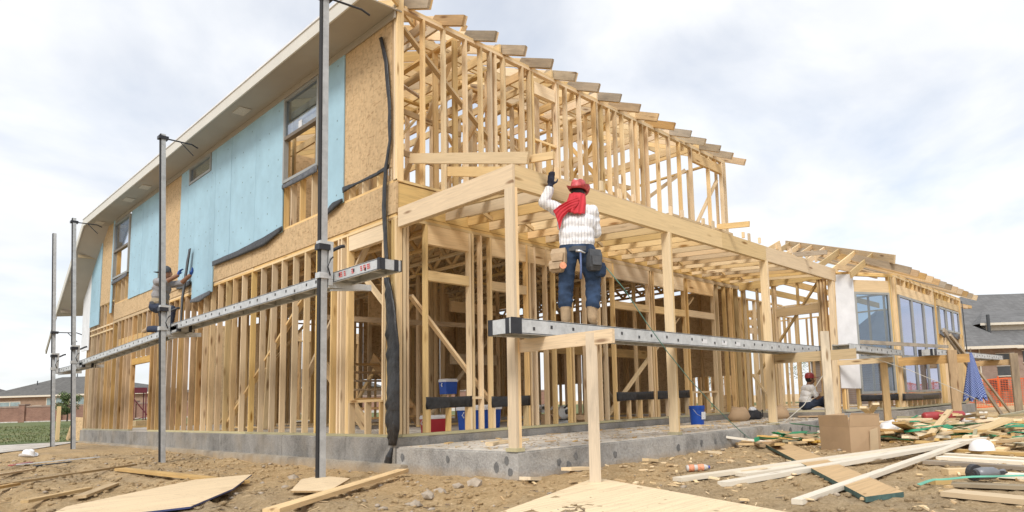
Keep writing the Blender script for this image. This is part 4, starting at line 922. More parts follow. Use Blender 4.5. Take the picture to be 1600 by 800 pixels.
def alu_plank(p0, p1, width, h, label, cat='plank', caps=True, side=-1):
    """hollow aluminium walk plank, p0 to p1 along its centre line at deck level"""
    p0, p1 = Vector(p0), Vector(p1); L = (p1 - p0).length; u = (p1 - p0)/L; sd = Vector((0, 0, 1)).cross(u).normalized(); up = u.cross(sd)
    o = empty('scaffold_plank', p0, label, cat, 'aluminium walk planks of the scaffolds')
    def P(a, b_, c): return u*a + sd*b_ + up*c
    F8 = [(0, 2, 3, 1), (4, 5, 7, 6), (0, 1, 5, 4), (1, 3, 7, 5), (3, 2, 6, 7), (2, 0, 4, 6)]
    def blk(mb, a0, a1, b0, b1, c0, c1): mb.add([P(a, b_, c) for c in (c0, c1) for b_ in (b0, b1) for a in (a0, a1)], F8)
    w2 = width/2
    for sgn in (-1, 1):
        mb = MB(); e = sgn*w2
        blk(mb, 0, L, min(e, e - sgn*.006), max(e, e - sgn*.006), -h, 0); blk(mb, 0, L, min(e, e - sgn*.03), max(e, e - sgn*.03), -.008, .004); blk(mb, 0, L, min(e, e - sgn*.03), max(e, e - sgn*.03), -h - .004, -h + .008)
        mb.build('side_rail', 'galv', o)
    mb = MB(); blk(mb, 0, L, -w2 + .007, w2 - .007, -.02, -.004); mb.build('deck', 'alu_deck', o)
    mb = MB(); n = int(L/.30)
    for k in range(n):
        a = .25 + .30*k + (.0 if k % 2 else .04)
        for sgn in (-1, 1):
            c = -h*.5 - (.02 if k % 3 == 0 else -.01)
            blk(mb, a, a + .028, sgn*w2 - .004, sgn*w2 + .004, c - .018, c + .018)
    tag(mb.build('rung_end', 'slot', o), kind='stuff')
    mb = MB()
    for k in range(int(L/.6)): blk(mb, .3 + .6*k, .34 + .6*k, -w2 + .008, w2 - .008, -h*.8, -.022)
    tag(mb.build('cross_rung', 'galv', o), kind='stuff')
    for a0 in ((0, L) if caps else ()):
        mb = MB(); s_ = -1 if a0 == 0 else 1
        blk(mb, min(a0, a0 + s_*.006), max(a0, a0 + s_*.006), -w2 + .001, w2 - .001, -h + .002, -.002); mb.build('end_plate', 'galv', o)
        for sgn in (-1, 1):
            mb = MB(); q0 = min(a0 - s_*.13, a0 + s_*.012); q1 = max(a0 - s_*.13, a0 + s_*.012)
            if cat == 'plank' and width > .3: q0, q1 = (a0 - .012, a0 + .13) if s_ < 0 else (a0 - .13, a0 + .012)
            else: q0, q1 = (a0 - .012, a0 + .04) if s_ < 0 else (a0 - .04, a0 + .012)
            blk(mb, q0, q1, sgn*w2 - .006, sgn*w2 + .007, -h - .006, .008); blk(mb, q0 if s_ < 0 else q1 - .02, q0 + .02 if s_ < 0 else q1, sgn*w2 - sgn*.05 - .012, sgn*w2 - sgn*.05 + .05*0 + .04, -h - .004, .006)
            mb.build('corner_cap', 'dark_metal', o)
    return o
M['alu_deck'] = galv('alu_deck', (0.42, 0.41, 0.39), 0.25, 0.6)
M['slot'] = plain('slot', (0.05, 0.05, 0.055), 0.8)
M['red_paint'] = plain('red_paint', (0.55, 0.10, 0.10), 0.6, 0, 0.3, 30)
pl1 = alu_plank((-.87, -1.27, 2.06), (-.87, 5.95, 2.03), .27, .12, 'aluminium walk plank on the left scaffold, near half, with red marks at its end')
alu_plank((-.87, 5.5, 1.985), (-.87, 13.1, 1.80), .27, .12, 'aluminium walk plank on the left scaffold behind the kneeling worker')
alu_plank((-.87, 12.6, 1.745), (-.87, 15.3, 1.74), .27, .12, 'short far aluminium plank at the end of the left scaffold')
mb = MB()
for a, b_ in ((.20, .27), (.29, .35), (.37, .42), (.56, .62), (.75, .80), (.83, .92)):
    for k in range(3): mb.box(-.139, -.1365, a + .006*k, b_ - .01 + .004*k, -.085 + .022*k, -.072 + .022*k)
tag(mb.build('painted_mark', 'red_paint', pl1), 'red lettering worn off the plank end', kind='stuff')
pr = alu_plank((-.42, -2.62, 1.27), (7.35, -2.62, 1.285), .36, .155, 'long aluminium plank across the porch front, under the worker in the red hat')
mb = MB()
for a in (3.55, 4.1, 4.5): mb.box(a, a + .14, -.1835, -.1812, -.105, -.05)
mb.build('paper_label', 'white_board', pr)
alu_plank((6.45, -3.5, 1.235), (9.6, -3.42, 1.235), .30, .11, 'short aluminium plank in front of the white board', caps=False)
alu_plank((10.3, -3.85, 1.26), (17.6, -3.85, 1.33), .32, .13, 'aluminium plank along the wing, its end reaching past the corner')
# timber props carrying the planks
M['prop_wood'] = wood('prop_wood', (0.66, 0.56, 0.43), 0.2, 0.6)
def prop(px, py, ax0, ax1, z_arm, label, matp='pine_pale', pt=(.04, .112), zt=None, arm=(.04, .14), matA='pine'):
    z0 = gbase(px, py) - .08
    o = empty('scaffold_prop', (px, py, z0), label, 'prop', 'timber props under the scaffold planks')
    beam('prop_post', (px, py, z0), (px, py, zt or z_arm + .02), pt[0], pt[1], matp, o, (.66, -.75, 0))
    beam('prop_arm', ax0, ax1, arm[0], arm[1], matA, o)
    return o
prop(.05, -3.45, (.075, -2.22, 1.03), (.075, -3.72, 1.03), 1.06, 'pale timber prop and bracket arm nearest the camera, behind the plywood sheet', 'prop_wood')
prop(6.17, -3.34, (6.225, -2.2, 1.045), (6.225, -3.83, 1.045), 1.05, 'pale prop standing behind the cardboard box', 'prop_wood', (.045, .15), 1.46, (.045, .17))
prop(9.31, -3.27, (9.25, -2.28, 1.04), (9.25, -3.48, 1.04), 1.0, 'weathered prop in front of the angled window', 'pine_old', (.045, .14), 1.10, (.045, .11))
prop(10.65, -4.25, (10.71, -3.15, 1.045), (10.71, -4.56, 1.045), 1.04, 'stout prop with a long arm in front of the wing windows', 'pine_old', (.05, .19), 1.23, (.045, .18), 'pine_old')
prop(17.0, -4.36, (17.06, -3.2, 1.12), (17.06, -4.38, 1.12), 1.0, 'leaning end prop near the orange fence', 'pine_grey', (.05, .22), 1.36, (.05, .15), 'pine_old')
def ground_board(name, x0, y0, x1, y1, wd, th, mat, label, cat, group=None, lift0=0.0, lift1=0.0):
    n = 9; zm = max(gz(x0 + (x1 - x0)*k/n, y0 + (y1 - y0)*k/n) - (lift0 + (lift1 - lift0)*k/n) for k in range(n + 1)) + th/2 + .002
    return tag(beam(name, (x0, y0, zm + lift0), (x1, y1, zm + lift1), wd, th, mat, None, (0, 0, 1)), label, cat, group)
# rails and braces across the wing scaffold
tag(beam('guard_rail', (7.0, -3.66, 1.285), (12.6, -3.72, 1.42), .05, .07, 'pine_grey'), 'thin weathered rail laid level across the wing scaffold', 'rail')
tag(beam('leaning_brace', (11.0, -4.05, 1.70), (14.2, -4.45, -.32), .04, .11, 'pine_grey'), 'weathered board leaning behind the patterned parasol', 'board')
tag(beam('leaning_brace', (11.2, -4.12, 1.60), (14.6, -4.60, -.32), .04, .06, 'pine_grey'), 'thin lath leaning behind the patterned parasol', 'board')

# ================================================================== boards and sheets on the ground
def ply_sheet(name, corners, th, mats, label, dz=0.0, edge=None):
    """sheet with the given plan corners (x, y, z)"""
    mb = MB(); v = [Vector(c) for c in corners]; n = len(v); up = Vector((0, 0, th))
    mb.add([*v, *[q + up for q in v]], [tuple(range(n))[::-1], tuple(range(n, 2*n))], 0)
    for i in range(n):
        j = (i + 1) % n; mb.add([v[i], v[j], v[j] + up, v[i] + up], [(0, 1, 2, 3)], 1)
    c = sum(v, Vector())/n; mb.v = [tuple(Vector(q) - c) for q in mb.v]
    return tag(mb.build(name, mats, None, c), label, 'plywood')
M['ply_blue'] = plain('ply_blue', (0.06, 0.075, 0.19), 0.6)
M['ply_green'] = plain('ply_green', (0.07, 0.13, 0.12), 0.7, 0, 0.3, 20); M['ply_edge'] = plain('ply_edge', (0.36, 0.24, 0.12), 0.8, 0, 0.3, 30)
def plysurf(name, base, rot):
    m, nt, b = newmat(name)
    tcx = N(nt, 'ShaderNodeTexCoord'); mp = N(nt, 'ShaderNodeMapping'); mp.inputs['Rotation'].default_value = (0, 0, rot); mp.inputs['Scale'].default_value = (0.5, 11, 1)
    nt.links.new(tcx.outputs['Object'], mp.inputs['Vector'])
    g = noise_n(nt, mp.outputs[0], 2.2, 8, 0.66, .5)
    col = ramp(nt, g, [(0.33, mul(base, .80)), (.5, base), (.66, mul(base, 1.10))])
    v = tcx.outputs['Object']
    d = ramp(nt, noise_n(nt, v, 3.2, 7, .7), [(.56, (0, 0, 0)), (.74, (1, 1, 1))])
    dm = N(nt, 'ShaderNodeMath', operation='MULTIPLY'); nt.links.new(d, dm.inputs[0]); dm.inputs[1].default_value = .6
    col = mixc(nt, dm.outputs[0], col, (.40, .29, .17))
    mp2 = N(nt, 'ShaderNodeMapping'); mp2.inputs['Rotation'].default_value = (0, 0, rot); mp2.inputs['Scale'].default_value = (2.2, 5, 1); nt.links.new(v, mp2.inputs['Vector'])
    vo = N(nt, 'ShaderNodeTexVoronoi'); vo.inputs['Scale'].default_value = 1.1; nt.links.new(mp2.outputs[0], vo.inputs['Vector'])
    k = ramp(nt, vo.outputs['Distance'], [(.045, (1, 1, 1)), (.085, (0, 0, 0))]); col = mixc(nt, k, col, (.22, .12, .05))
    sp = ramp(nt, noise_n(nt, v, 60, 3, .6), [(.64, (0, 0, 0)), (.70, (1, 1, 1))]); col = mixc(nt, sp, col, (.34, .25, .15))
    nt.links.new(col, b.inputs['Base Color']); b.inputs['Roughness'].default_value = .8; b.inputs['Specular IOR Level'].default_value = .2; bump(nt, b, g, .15, .004); return m
M['plyR'] = plysurf('ply_surface_a', (0.74, 0.59, 0.39), rad(-38)); M['plyL'] = plysurf('ply_surface_b', (0.70, 0.55, 0.36), rad(35)); M['plyW'] = plysurf('ply_surface_c', (0.54, 0.375, 0.205), rad(-42))
zz = max(gz(.34, -3.2), gz(-1.4, -3.9), gz(-.3, -4.2)) + .0
ply_sheet('plywood_sheet', [(.33, -3.20, zz + .02), (-1.85, -4.02, zz + .0), (-3.0, -6.2, zz - .02), (.52, -7.0, zz + .0)][:3] + [(-1.0, -7.2, zz)], .018, ['plyR', 'ply_edge'], 'big pale plywood sheet lying in the foreground in front of the slab corner')
zl = max(gz(-2.3, .3), gz(-1.7, .5), gz(-2.7, -.9), gz(-3.3, -.4)) + .004
ply_sheet('plywood_sheet', [(-3.9, -1.35, zl), (-2.86, -1.45, zl), (-2.19, -.52, zl + .01), (-1.56, .64, zl + .03), (-2.12, .80, zl + .02), (-3.5, -.35, zl)], .016, ['plyL', 'ply_blue'], 'pale plywood sheet with a blue edge and a cut corner on the left dirt')
zo = gz(-1.4, -1.0) + .02
ply_sheet('plywood_offcut', [(-1.83, -1.02, zo), (-1.62, -1.40, zo), (-.98, -.62, zo + .01), (-1.05, -.05, zo + .02), (-1.28, -.05, zo)], .018, ['plyL', 'ply_edge'], 'small plywood offcut under the nearest scaffold pole')
zo = gz(5, -3.9) + .03
ply_sheet('wide_board', [(.33, -5.94, -.425), (.72, -6.10, -.425), (5.75, -2.60, -.385), (5.10, -2.58, -.385)], .042, ['plyW', 'ply_green'] if 'ply_green' in M else ['plyW', 'ply_edge'], 'wide yellowish board with a green end lying under the white lumber')
GB = ground_board
GB('loose_board', -2.60, -2.42, -.28, -.60, .14, .04, 'pine_yellow', 'orange yellow board lying on the dirt, pointing at the slab corner', 'board')
GB('loose_board', -2.12, 3.95, -1.85, .12, .14, .035, 'pine_old', 'dusty brown board lying behind the left plywood sheet', 'board')
GB('loose_stick', -3.6, 3.05, -1.68, 4.95, .05, .03, 'pine_old', 'long thin stick crossing the dirt on the left', 'stick')
GB('loose_stick', -3.45, 4.75, -2.85, 5.6, .06, .03, 'pine_old', 'short stick at the left edge beyond the long stick', 'stick')
GB('loose_board', -3.20, .72, -2.66, 1.85, .11, .03, 'pine_yellow', 'yellow split board left of the blue edged plywood', 'board')
GB('loose_board', -3.65, .60, -3.0, 1.35, .07, .03, 'pine_yellow', 'thin yellow splinter board at the lower left', 'board')
GB('loose_board', -3.95, 1.9, -3.45, 2.6, .09, .03, 'pine_old', 'brown board end cut by the left edge of the photo', 'board')
# white lumber on the right
GB('white_lumber', .62, -4.02, 6.1, -5.40, .14, .038, 'pine_white', 'long white board, far edge of the pale lumber fan', 'board', lift0=.02, lift1=.07)
GB('white_lumber', 1.30, -4.33, 6.2, -5.52, .19, .038, 'pine_white', 'long white board in the middle of the pale lumber fan', 'board', lift0=.055, lift1=.10)
GB('white_lumber', .66, -4.50, 6.0, -5.64, .12, .045, 'pine_white', 'long white board with a pointed near end, front of the fan', 'board', lift0=.02, lift1=.12)
GB('white_lumber', 1.30, -4.20, 1.75, -4.38, .09, .038, 'pine', 'short pinkish block lying between the white boards', 'board', lift0=.05, lift1=.05)
GB('white_lumber', -.02, -5.55, 5.7, -5.50, .09, .04, 'pine_white', 'long white board crossing over the wide yellowish board', 'board', lift0=.045, lift1=.12)
GB('lumber', 4.9, -5.50, 4.1, -7.6, .09, .038, 'pine', 'far board of the lumber heap at the right edge', 'board', lift0=.08, lift1=.08)
GB('lumber', 4.2, -5.55, 3.4, -7.6, .14, .038, 'pine_white', 'whitish board on top of the heap at the right edge', 'board', lift0=.07, lift1=.07)
GB('lumber', 3.75, -5.6, 3.1, -7.6, .14, .038, 'pine_white', 'white board on the near side of the heap at the right edge', 'board', lift0=.04, lift1=.04)
GB('lumber', 3.2, -5.6, 2.7, -7.5, .14, .038, 'pine_grey', 'greyish board lowest on the near side of the heap', 'board', lift0=.0, lift1=.0)
GB('lumber', 2.4, -6.2, 2.2, -7.5, .18, .038, 'pine_white', 'pale board under the grey nail gun', 'board', lift0=.03, lift1=.03)
GB('lumber', 1.45, -6.27, 1.6, -7.3, .14, .03, 'pine_grey', 'weathered curved board in front of the nail gun', 'board')
GB('lumber', .92, -6.36, .60, -7.6, .19, .038, 'pine_pale', 'thick pale board at the lower right corner', 'board', lift0=.02, lift1=.02)
GB('wood_block', 1.52, -6.10, 1.64, -6.2, .09, .045, 'pine', 'small cut block left of the nail gun', 'block')
GB('wood_block', 2.35, -6.0, 2.55, -6.2, .12, .06, 'pine_pale', 'rough pale block behind the nail gun', 'block')
GB('wood_block', 1.35, -6.25, 1.5, -6.33, .05, .02, 'pine', 'thin chip beside the small cut block', 'block')
for (x, y, a, l, wd, lb) in ((-.12, -2.62, .5, .24, .14, 'pale offcut against the slab corner'), (.50, -2.62, .3, .40, .14, 'long pale offcut just right of the slab corner'), (3.3, -2.68, -.9, .30, .1, 'offcut below the second porch post'), (1.95, -2.62, .2, .24, .1, 'small offcut between the prop and the second post'), (4.9, -2.65, .15, .45, .14, 'pinkish offcut lying against the slab past the second post')):
    GB('offcut', x, y, x + l*math.cos(a), y + l*math.sin(a)*.5, wd, .035, 'pine_pale', lb, 'offcut', lift0=.03)
# scrap pile behind the box
MATN = {'pine': 'tan', 'pine_pale': 'pale', 'pine_white': 'whitish', 'treated': 'greenish', 'pine_yellow': 'yellow', 'pine_old': 'brown'}
for i in range(250):
    if i < 34: x = R.uniform(4.6, 6.6); y = R.uniform(-3.4, -2.62)
    elif i < 200: x = 5.4 + 5.2*R.random()**1.1; y = R.uniform(-6.1, -3.05)
    else: x = R.uniform(5.6, 8.2); y = R.uniform(-7.2, -5.4)
    if x < 6.3 and -4.5 < y < -3.5: x += 1.2
    a = R.uniform(0, 6.28); l = R.choice((.15, .2, .3, .45, .6, .8, 1.1)); hgt = R.uniform(.0, .17)*math.exp(-((y + 4.5)/1.3)**2); tl = R.uniform(-.1, .18)
    z = gz(x, y) + .025 + hgt; mt = R.choice(('pine', 'pine_pale', 'pine_pale', 'pine_white', 'treated', 'pine_yellow', 'pine_old'))
    where = 'left of the cardboard box' if i < 34 else ('right behind the cardboard box' if x < 7.4 and y > -5 else ('at the right front of the heap' if y < -5 else 'in the far middle of the heap'))
    lb = ('chunky ' if l < .25 else 'short ' if l < .5 else 'long ') + MATN[mt] + ' scrap board ' + where
    tag(beam('scrap_board', (x, y, z), (x + l*math.cos(a), y + l*math.sin(a), z + tl*l), R.choice((.09, .09, .14, .05, .19)), .036, mt, None, (0, 0, 1)), lb, 'scrap board', 'scrap boards in the heap')
for i, (x0, y0, z0, x1, y1, z1, lb) in enumerate(((6.3, -3.9, .0, 5.6, -4.3, .22, 'pale board sticking up out of the cardboard box'), (6.6, -3.95, -.05, 5.6, -4.1, .17, 'shorter board poking out of the cardboard box'), (5.7, -5.0, -.25, 8.6, -4.6, .02, 'long board sloping up behind the cardboard box'), (8.2, -5.2, -.28, 11.0, -5.9, -.12, 'long pale board on top of the right part of the heap'), (6.2, -4.9, -.30, 7.6, -5.3, -.20, 'pale stick in the front of the heap'), (6.9, -5.2, -.33, 7.5, -5.7, -.10, 'broad offcut tilted up at the front of the heap'))):
    tag(beam('scrap_board', (x0, y0, z0), (x1, y1, z1), .28 if i == 5 else .10, .036, 'pine_pale', None, (0, 0, 1)), lb, 'scrap board')
# wood debris on the porch slab
for i in range(70):
    x = R.uniform(.15, 9.0); y = R.uniform(-2.25, -.12); a = R.uniform(0, 3.14); l = R.choice((.04, .07, .1, .16, .3)); 
    tag(beam('slab_scrap', (x, y, -.112), (x + l*math.cos(a), min(-.06, max(-2.38, y + l*math.sin(a))), -.110), R.uniform(.015, .06), .012, R.choice(('pine', 'pine_old', 'pine_pale', 'pine_old'))), '%s wood scrap on the slab %s' % ('tiny' if l < .08 else 'small' if l < .2 else 'longer', 'left of the second porch post' if x < 3 else 'between the second and third porch posts' if x < 6.1 else 'beyond the third porch post'), 'scrap', 'thin scraps on the porch slab')
GB2 = [((.5, -1.3, -.10), (1.0, -.95, -.10)), ((.6, -1.15, -.098), (1.4, -1.0, -.098)), ((4.6, -1.2, -.1), (5.3, -1.3, -.1)), ((6.7, -1.9, -.1), (7.3, -1.9, -.09))]
for i, (a, b_) in enumerate(GB2): tag(beam('slab_scrap', a, b_, .09, .036, 'pine'), ['board end lying by the first porch post', 'flat stick lying by the first porch post', 'flat board past the second porch post', 'flat board by the third porch post'][i], 'scrap')
# sawdust and chips too fine to count
mb = MB()
for i in range(280):
    x = R.uniform(-.2, 9.5); y = R.uniform(-7.2, -2.6) if R.random() < .7 else R.uniform(-4.5, -2.6); a = R.uniform(0, 3.14); l = R.uniform(.02, .13); z = gz(x, y) + .016
    mb.bar((x, y, z), (x + l*math.cos(a), y + l*math.sin(a), z + R.uniform(-.004, .02)), R.uniform(.01, .045), R.uniform(.006, .018), None, R.randrange(3))
tag(mb.build('wood_offcuts', ['pine', 'pine_pale', 'pine_old']), 'countless small offcuts trodden into the dirt around the scrap heap', 'offcuts', kind='stuff')
mb = MB()
for i in range(900):
    x = R.uniform(.02, 9.0); y = R.uniform(-2.35, -.06); a = R.uniform(0, 3.14); l = R.uniform(.01, .06)
    mb.bar((x, y, -.116), (x + l*math.cos(a), y + l*math.sin(a), -.115), R.uniform(.006, .02), .004, None, R.randrange(3))
tag(mb.build('wood_chips', ['pine_old', 'pine', 'clod']), 'sawdust chips and crumbs of dirt scattered on the porch slab', 'wood chips', kind='stuff')
# green strapping
M['green'] = plain('green_strap', (0.02, 0.26, 0.13), 0.45, 0, 0.3); M['green_pale'] = plain('green_pale', (0.12, 0.38, 0.27), 0.5, 0, 0.2)
def strap(pts, wd, mat, label, parent=None):
    mb = MB(); P = [Vector(p) for p in pts]; Q = []
    for i in range(len(P)-1):
        for k in range(5): Q.append(P[i].lerp(P[i+1], k/5) + Vector((0, 0, .02*noise.noise(Vector((i + k/5., len(P), 3.3))))))
    Q.append(P[-1]); vs = []
    for i, q in enumerate(Q):
        d = (Q[min(i+1, len(Q)-1)] - Q[max(i-1, 0)]).normalized(); sd = Vector((-d.y, d.x, .35)).normalized()
        vs += [q - sd*wd/2, q + sd*wd/2, q + sd*wd/2 + Vector((0, 0, .003)), q - sd*wd/2 + Vector((0, 0, .003))]
    fs = []
    for i in range(len(Q)-1):
        a = 4*i
        for k in range(4): fs.append((a + k, a + (k+1) % 4, a + 4 + (k+1) % 4, a + 4 + k))
    mb.add(vs, fs); return tag(mb.build('plastic_strap', mat), label, 'strap')
strap([(1.05, -6.12, -.37), (1.35, -6.16, -.35), (1.6, -6.4, -.35), (1.75, -6.7, -.33), (1.95, -7.0, -.33)], .03, 'green_pale', 'pale green plastic strap curling over the dirt below the nail gun')
labG = 'green plastic strap tangled in the scrap heap'
for i in range(34):
    x = R.uniform(5.6, 9.0) if i > 6 else R.uniform(4.8, 6.2); y = R.uniform(-5.9, -3.2) if i > 6 else R.uniform(-3.3, -2.7); z = gz(x, y) + R.uniform(.05, .2); a = R.uniform(0, 6.28)
    pts = []
    for k in range(5):
        pts.append((x, y, z)); a += R.uniform(-.7, .7); x += .24*math.cos(a); y += .24*math.sin(a); z = max(gz(x, y) + .03, z + R.uniform(-.05, .05))
    strap(pts, R.uniform(.03, .09), 'green', 'green plastic strap tangled in the %s of the scrap heap' % ('front' if y < -4.8 else 'back' if x > 7.5 else 'part next to the box'))['group'] = 'green straps in the heap'

# ================================================================== small things on the ground
def at(o, loc, rz=0): o.location = loc; o.rotation_euler = (0, 0, rz); return o
M['card'] = plain('cardboard', (0.42, 0.29, 0.175), 0.85, 0, 0.08, 3.0); M['card_dark'] = plain('cardboard_inside', (0.33, 0.23, 0.14), 0.9, 0, 0.1); M['tape'] = plain('parcel_tape', (0.52, 0.40, 0.26), 0.4, 0, 0.08)
zb = gz(4.9, -4.0) - .01
cb = empty('cardboard_box', (4.88, -4.13, zb), 'big open cardboard box standing on the dirt full of scrap', 'box'); cb.rotation_euler = (0, 0, rad(-122))
L2, W2, HB = .34, .25, .36
def wallq(name, p, mat='card', parent=cb, t=.008):
    mb = MB(); v = [Vector(q) for q in p]; n = (v[1] - v[0]).cross(v[2] - v[0]).normalized()*t; nn = len(v)
    mb.add([*v, *[q - n for q in v]], [tuple(range(nn)), tuple(range(2*nn - 1, nn - 1, -1))] + [(i, i + nn, (i + 1) % nn + nn, (i + 1) % nn) for i in range(nn)]); return mb.build(name, mat, parent)
wallq('side_panel', [(-L2, -W2, 0), (L2, -W2, 0), (L2 - .01, -W2 + .01, HB), (-L2, -W2 - .01, HB)]); wallq('side_panel', [(L2, W2, 0), (-L2, W2, 0), (-L2, W2, HB), (L2, W2, HB)])
wallq('side_panel', [(L2, -W2, 0), (L2, W2, 0), (L2 + .02, W2, HB), (L2 - .01, -W2 + .01, HB)]); wallq('side_panel', [(-L2, W2, 0), (-L2, -W2, 0), (-L2, -W2 - .01, HB), (-L2, W2, HB)])
wallq('box_floor', [(-L2 + .01, -W2 + .01, .01), (L2 - .01, -W2 + .01, .01), (L2 - .01, W2 - .01, .01), (-L2 + .01, W2 - .01, .01)], 'card_dark')
HF = HB + .17
wallq('flap', [(-L2 + .004, -W2 - .012, HB + .003), (L2 - .014, -W2 + .008, HB + .003), (L2 - .02, -W2 - .005, HF), (-L2 + .01, -W2 - .03, HF - .01)])
wallq('flap', [(L2 - .008, -W2 + .014, HB + .003), (L2 + .018, W2 - .004, HB + .003), (L2 + .035, W2 - .02, HF - .02), (L2 + .004, -W2 + .02, HF)])
wallq('flap', [(-L2, W2, HB + .003), (-L2, -W2 - .01, HB + .003), (-L2 - .05, -W2 + .02, HF - .02), (-L2 - .04, W2 - .03, HF)])
wallq('flap', [(L2, W2, HB + .003), (-L2, W2, HB + .003), (-L2 + .03, W2 + .05, HF), (L2 - .03, W2 + .04, HF)])
wallq('parcel_tape', [(L2 + .016, .06, .02), (L2 + .018, .20, .02), (L2 + .05, .18, HB - .02), (L2 + .05, .05, HB - .05)], 'tape')
# hard hats
M['hat_white'] = plain('hat_white', (0.82, 0.82, 0.83), 0.35, 0, 0.03); M['hat_red'] = plain('hat_red', (0.50, 0.075, 0.085), 0.45, 0, 0.45, 22)
def cowboy_hat(name, mat, s=1.0, brim=.165):
    mb = MB(); seg = 26
    prof = [(brim, .015), (brim*.97, .004), (brim*.80, -.004), (.118, .0), (.112, .03), (.106, .085), (.092, .125), (.060, .146), (.0, .140)]
    mb.lathe([(r*s, z*s) for r, z in prof], seg=seg, sx=.86, sy=1.08)
    vs = []
    for x, y, z in mb.v:
        r = math.hypot(x/.86, y/1.08)/s
        if r > .13: z += s*.055*((abs(x)/(brim*.86*s))**2.2)*((r - .12)/(brim - .12)) - s*.012*(abs(y)/(brim*s))**2
        if r < .1: z -= s*.03*math.exp(-(x/(.03*s))**2)
        vs.append((x, y, z))
    mb.v = vs; n = len(vs); fl = list(mb.f)
    mb.add([(x, y, z - .006*s) for x, y, z in vs], [tuple(reversed([i for i in f])) for f in fl]) if False else None
    return mb
mb = cowboy_hat('h', 'hat_white', 1.0)
tag(at(mb.build('hard_hat', 'hat_white', smooth=True), (-2.27, 10.2, gz(-2.27, 10.2) + .02), .6), 'white wide brimmed hard hat lying on the dirt at the far left', 'hard hat')
mb = MB(); mb.lathe([(.155, 0), (.150, .02), (.135, .075), (.10, .115), (.05, .135), (0, .14)], seg=20); 
hz = gz(4.84, -5.83)
tag(at(mb.build('hard_hat', 'hat_white', smooth=True), (4.84, -5.83, hz + .06)), 'white rounded hard hat lying by the heap on the right', 'hard hat')
# orange bottle
M['orange'] = plain('orange_label', (0.70, 0.30, 0.17), 0.4, 0, 0.3, 30); M['clear'] = plain('clear_plastic', (0.55, 0.53, 0.50), 0.25, 0, 0.05); M['blue_cap'] = plain('blue_cap', (0.05, 0.08, 0.35), 0.4)
zb = gz(1.56, -3.64) + .045
bo = empty('drink_bottle', (1.47, -3.56, zb), 'empty orange labelled drink bottle lying on the dirt', 'bottle'); bo.rotation_euler = (0, rad(90), rad(-38))
mb = MB(); mb.lathe([(0, 0), (.036, .002), (.038, .02), (.036, .10), (.038, .2), (.03, .235), (.016, .255), (.016, .265)], seg=14); mb.build('bottle_body', 'clear', bo, smooth=True)
mb = MB(); mb.lathe([(.0395, .02), (.0395, .085)], seg=14); mb.lathe([(.0395, .125), (.0395, .20)], seg=14); mb.build('bottle_label', 'orange', bo, smooth=True)
mb = MB(); mb.lathe([(.018, .255), (.018, .275), (0, .276)], seg=12); mb.build('bottle_cap', 'blue_cap', bo)
# nail gun on the ground
M['tool_grey'] = plain('tool_grey', (0.20, 0.205, 0.22), 0.4, 0.2, 0.1); M['tool_dark'] = plain('tool_dark', (0.05, 0.05, 0.055), 0.5)
def nail_gun(loc, rz, label, scale=1.0, tilt=0):
    o = empty('nail_gun', loc, label, 'nail gun'); o.rotation_euler = (tilt, 0, rz); o.scale = (scale,)*3
    mb = MB(); mb.tube([(-.12, 0, .06), (-.06, 0, .062), (.06, 0, .06), (.10, 0, .058)], [.05, .055, .052, .035], 12); mb.build('body', 'tool_grey', o, smooth=True)
    mb = MB(); mb.tube([(.02, 0, .06), (.12, .05, .055), (.22, .09, .05), (.27, .10, .05)], [.03, .024, .022, .026], 10); mb.build('handle', 'tool_grey', o, smooth=True)
    mb = MB(); mb.tube([(-.12, 0, .06), (-.15, 0, .06)], .042, 12); mb.tube([(-.15, 0, .06), (-.16, 0, .06)], .018, 10); mb.build('cylinder_cap', 'tool_dark', o)
    mb = MB(); mb.tube([(0, .13, .05), (.0, .18, .055)], .075, 14); mb.build('nail_canister', 'tool_dark', o)
    mb = MB(); mb.box(.08, .16, -.02, .02, .04, .075); mb.box(.16, .20, -.012, .012, .05, .065); mb.build('nose', 'tool_dark', o)
    return o
nail_gun((1.85, -6.47, gz(1.85, -6.47) + .04), rad(-35), 'grey pneumatic nail gun lying on the boards at the lower right')
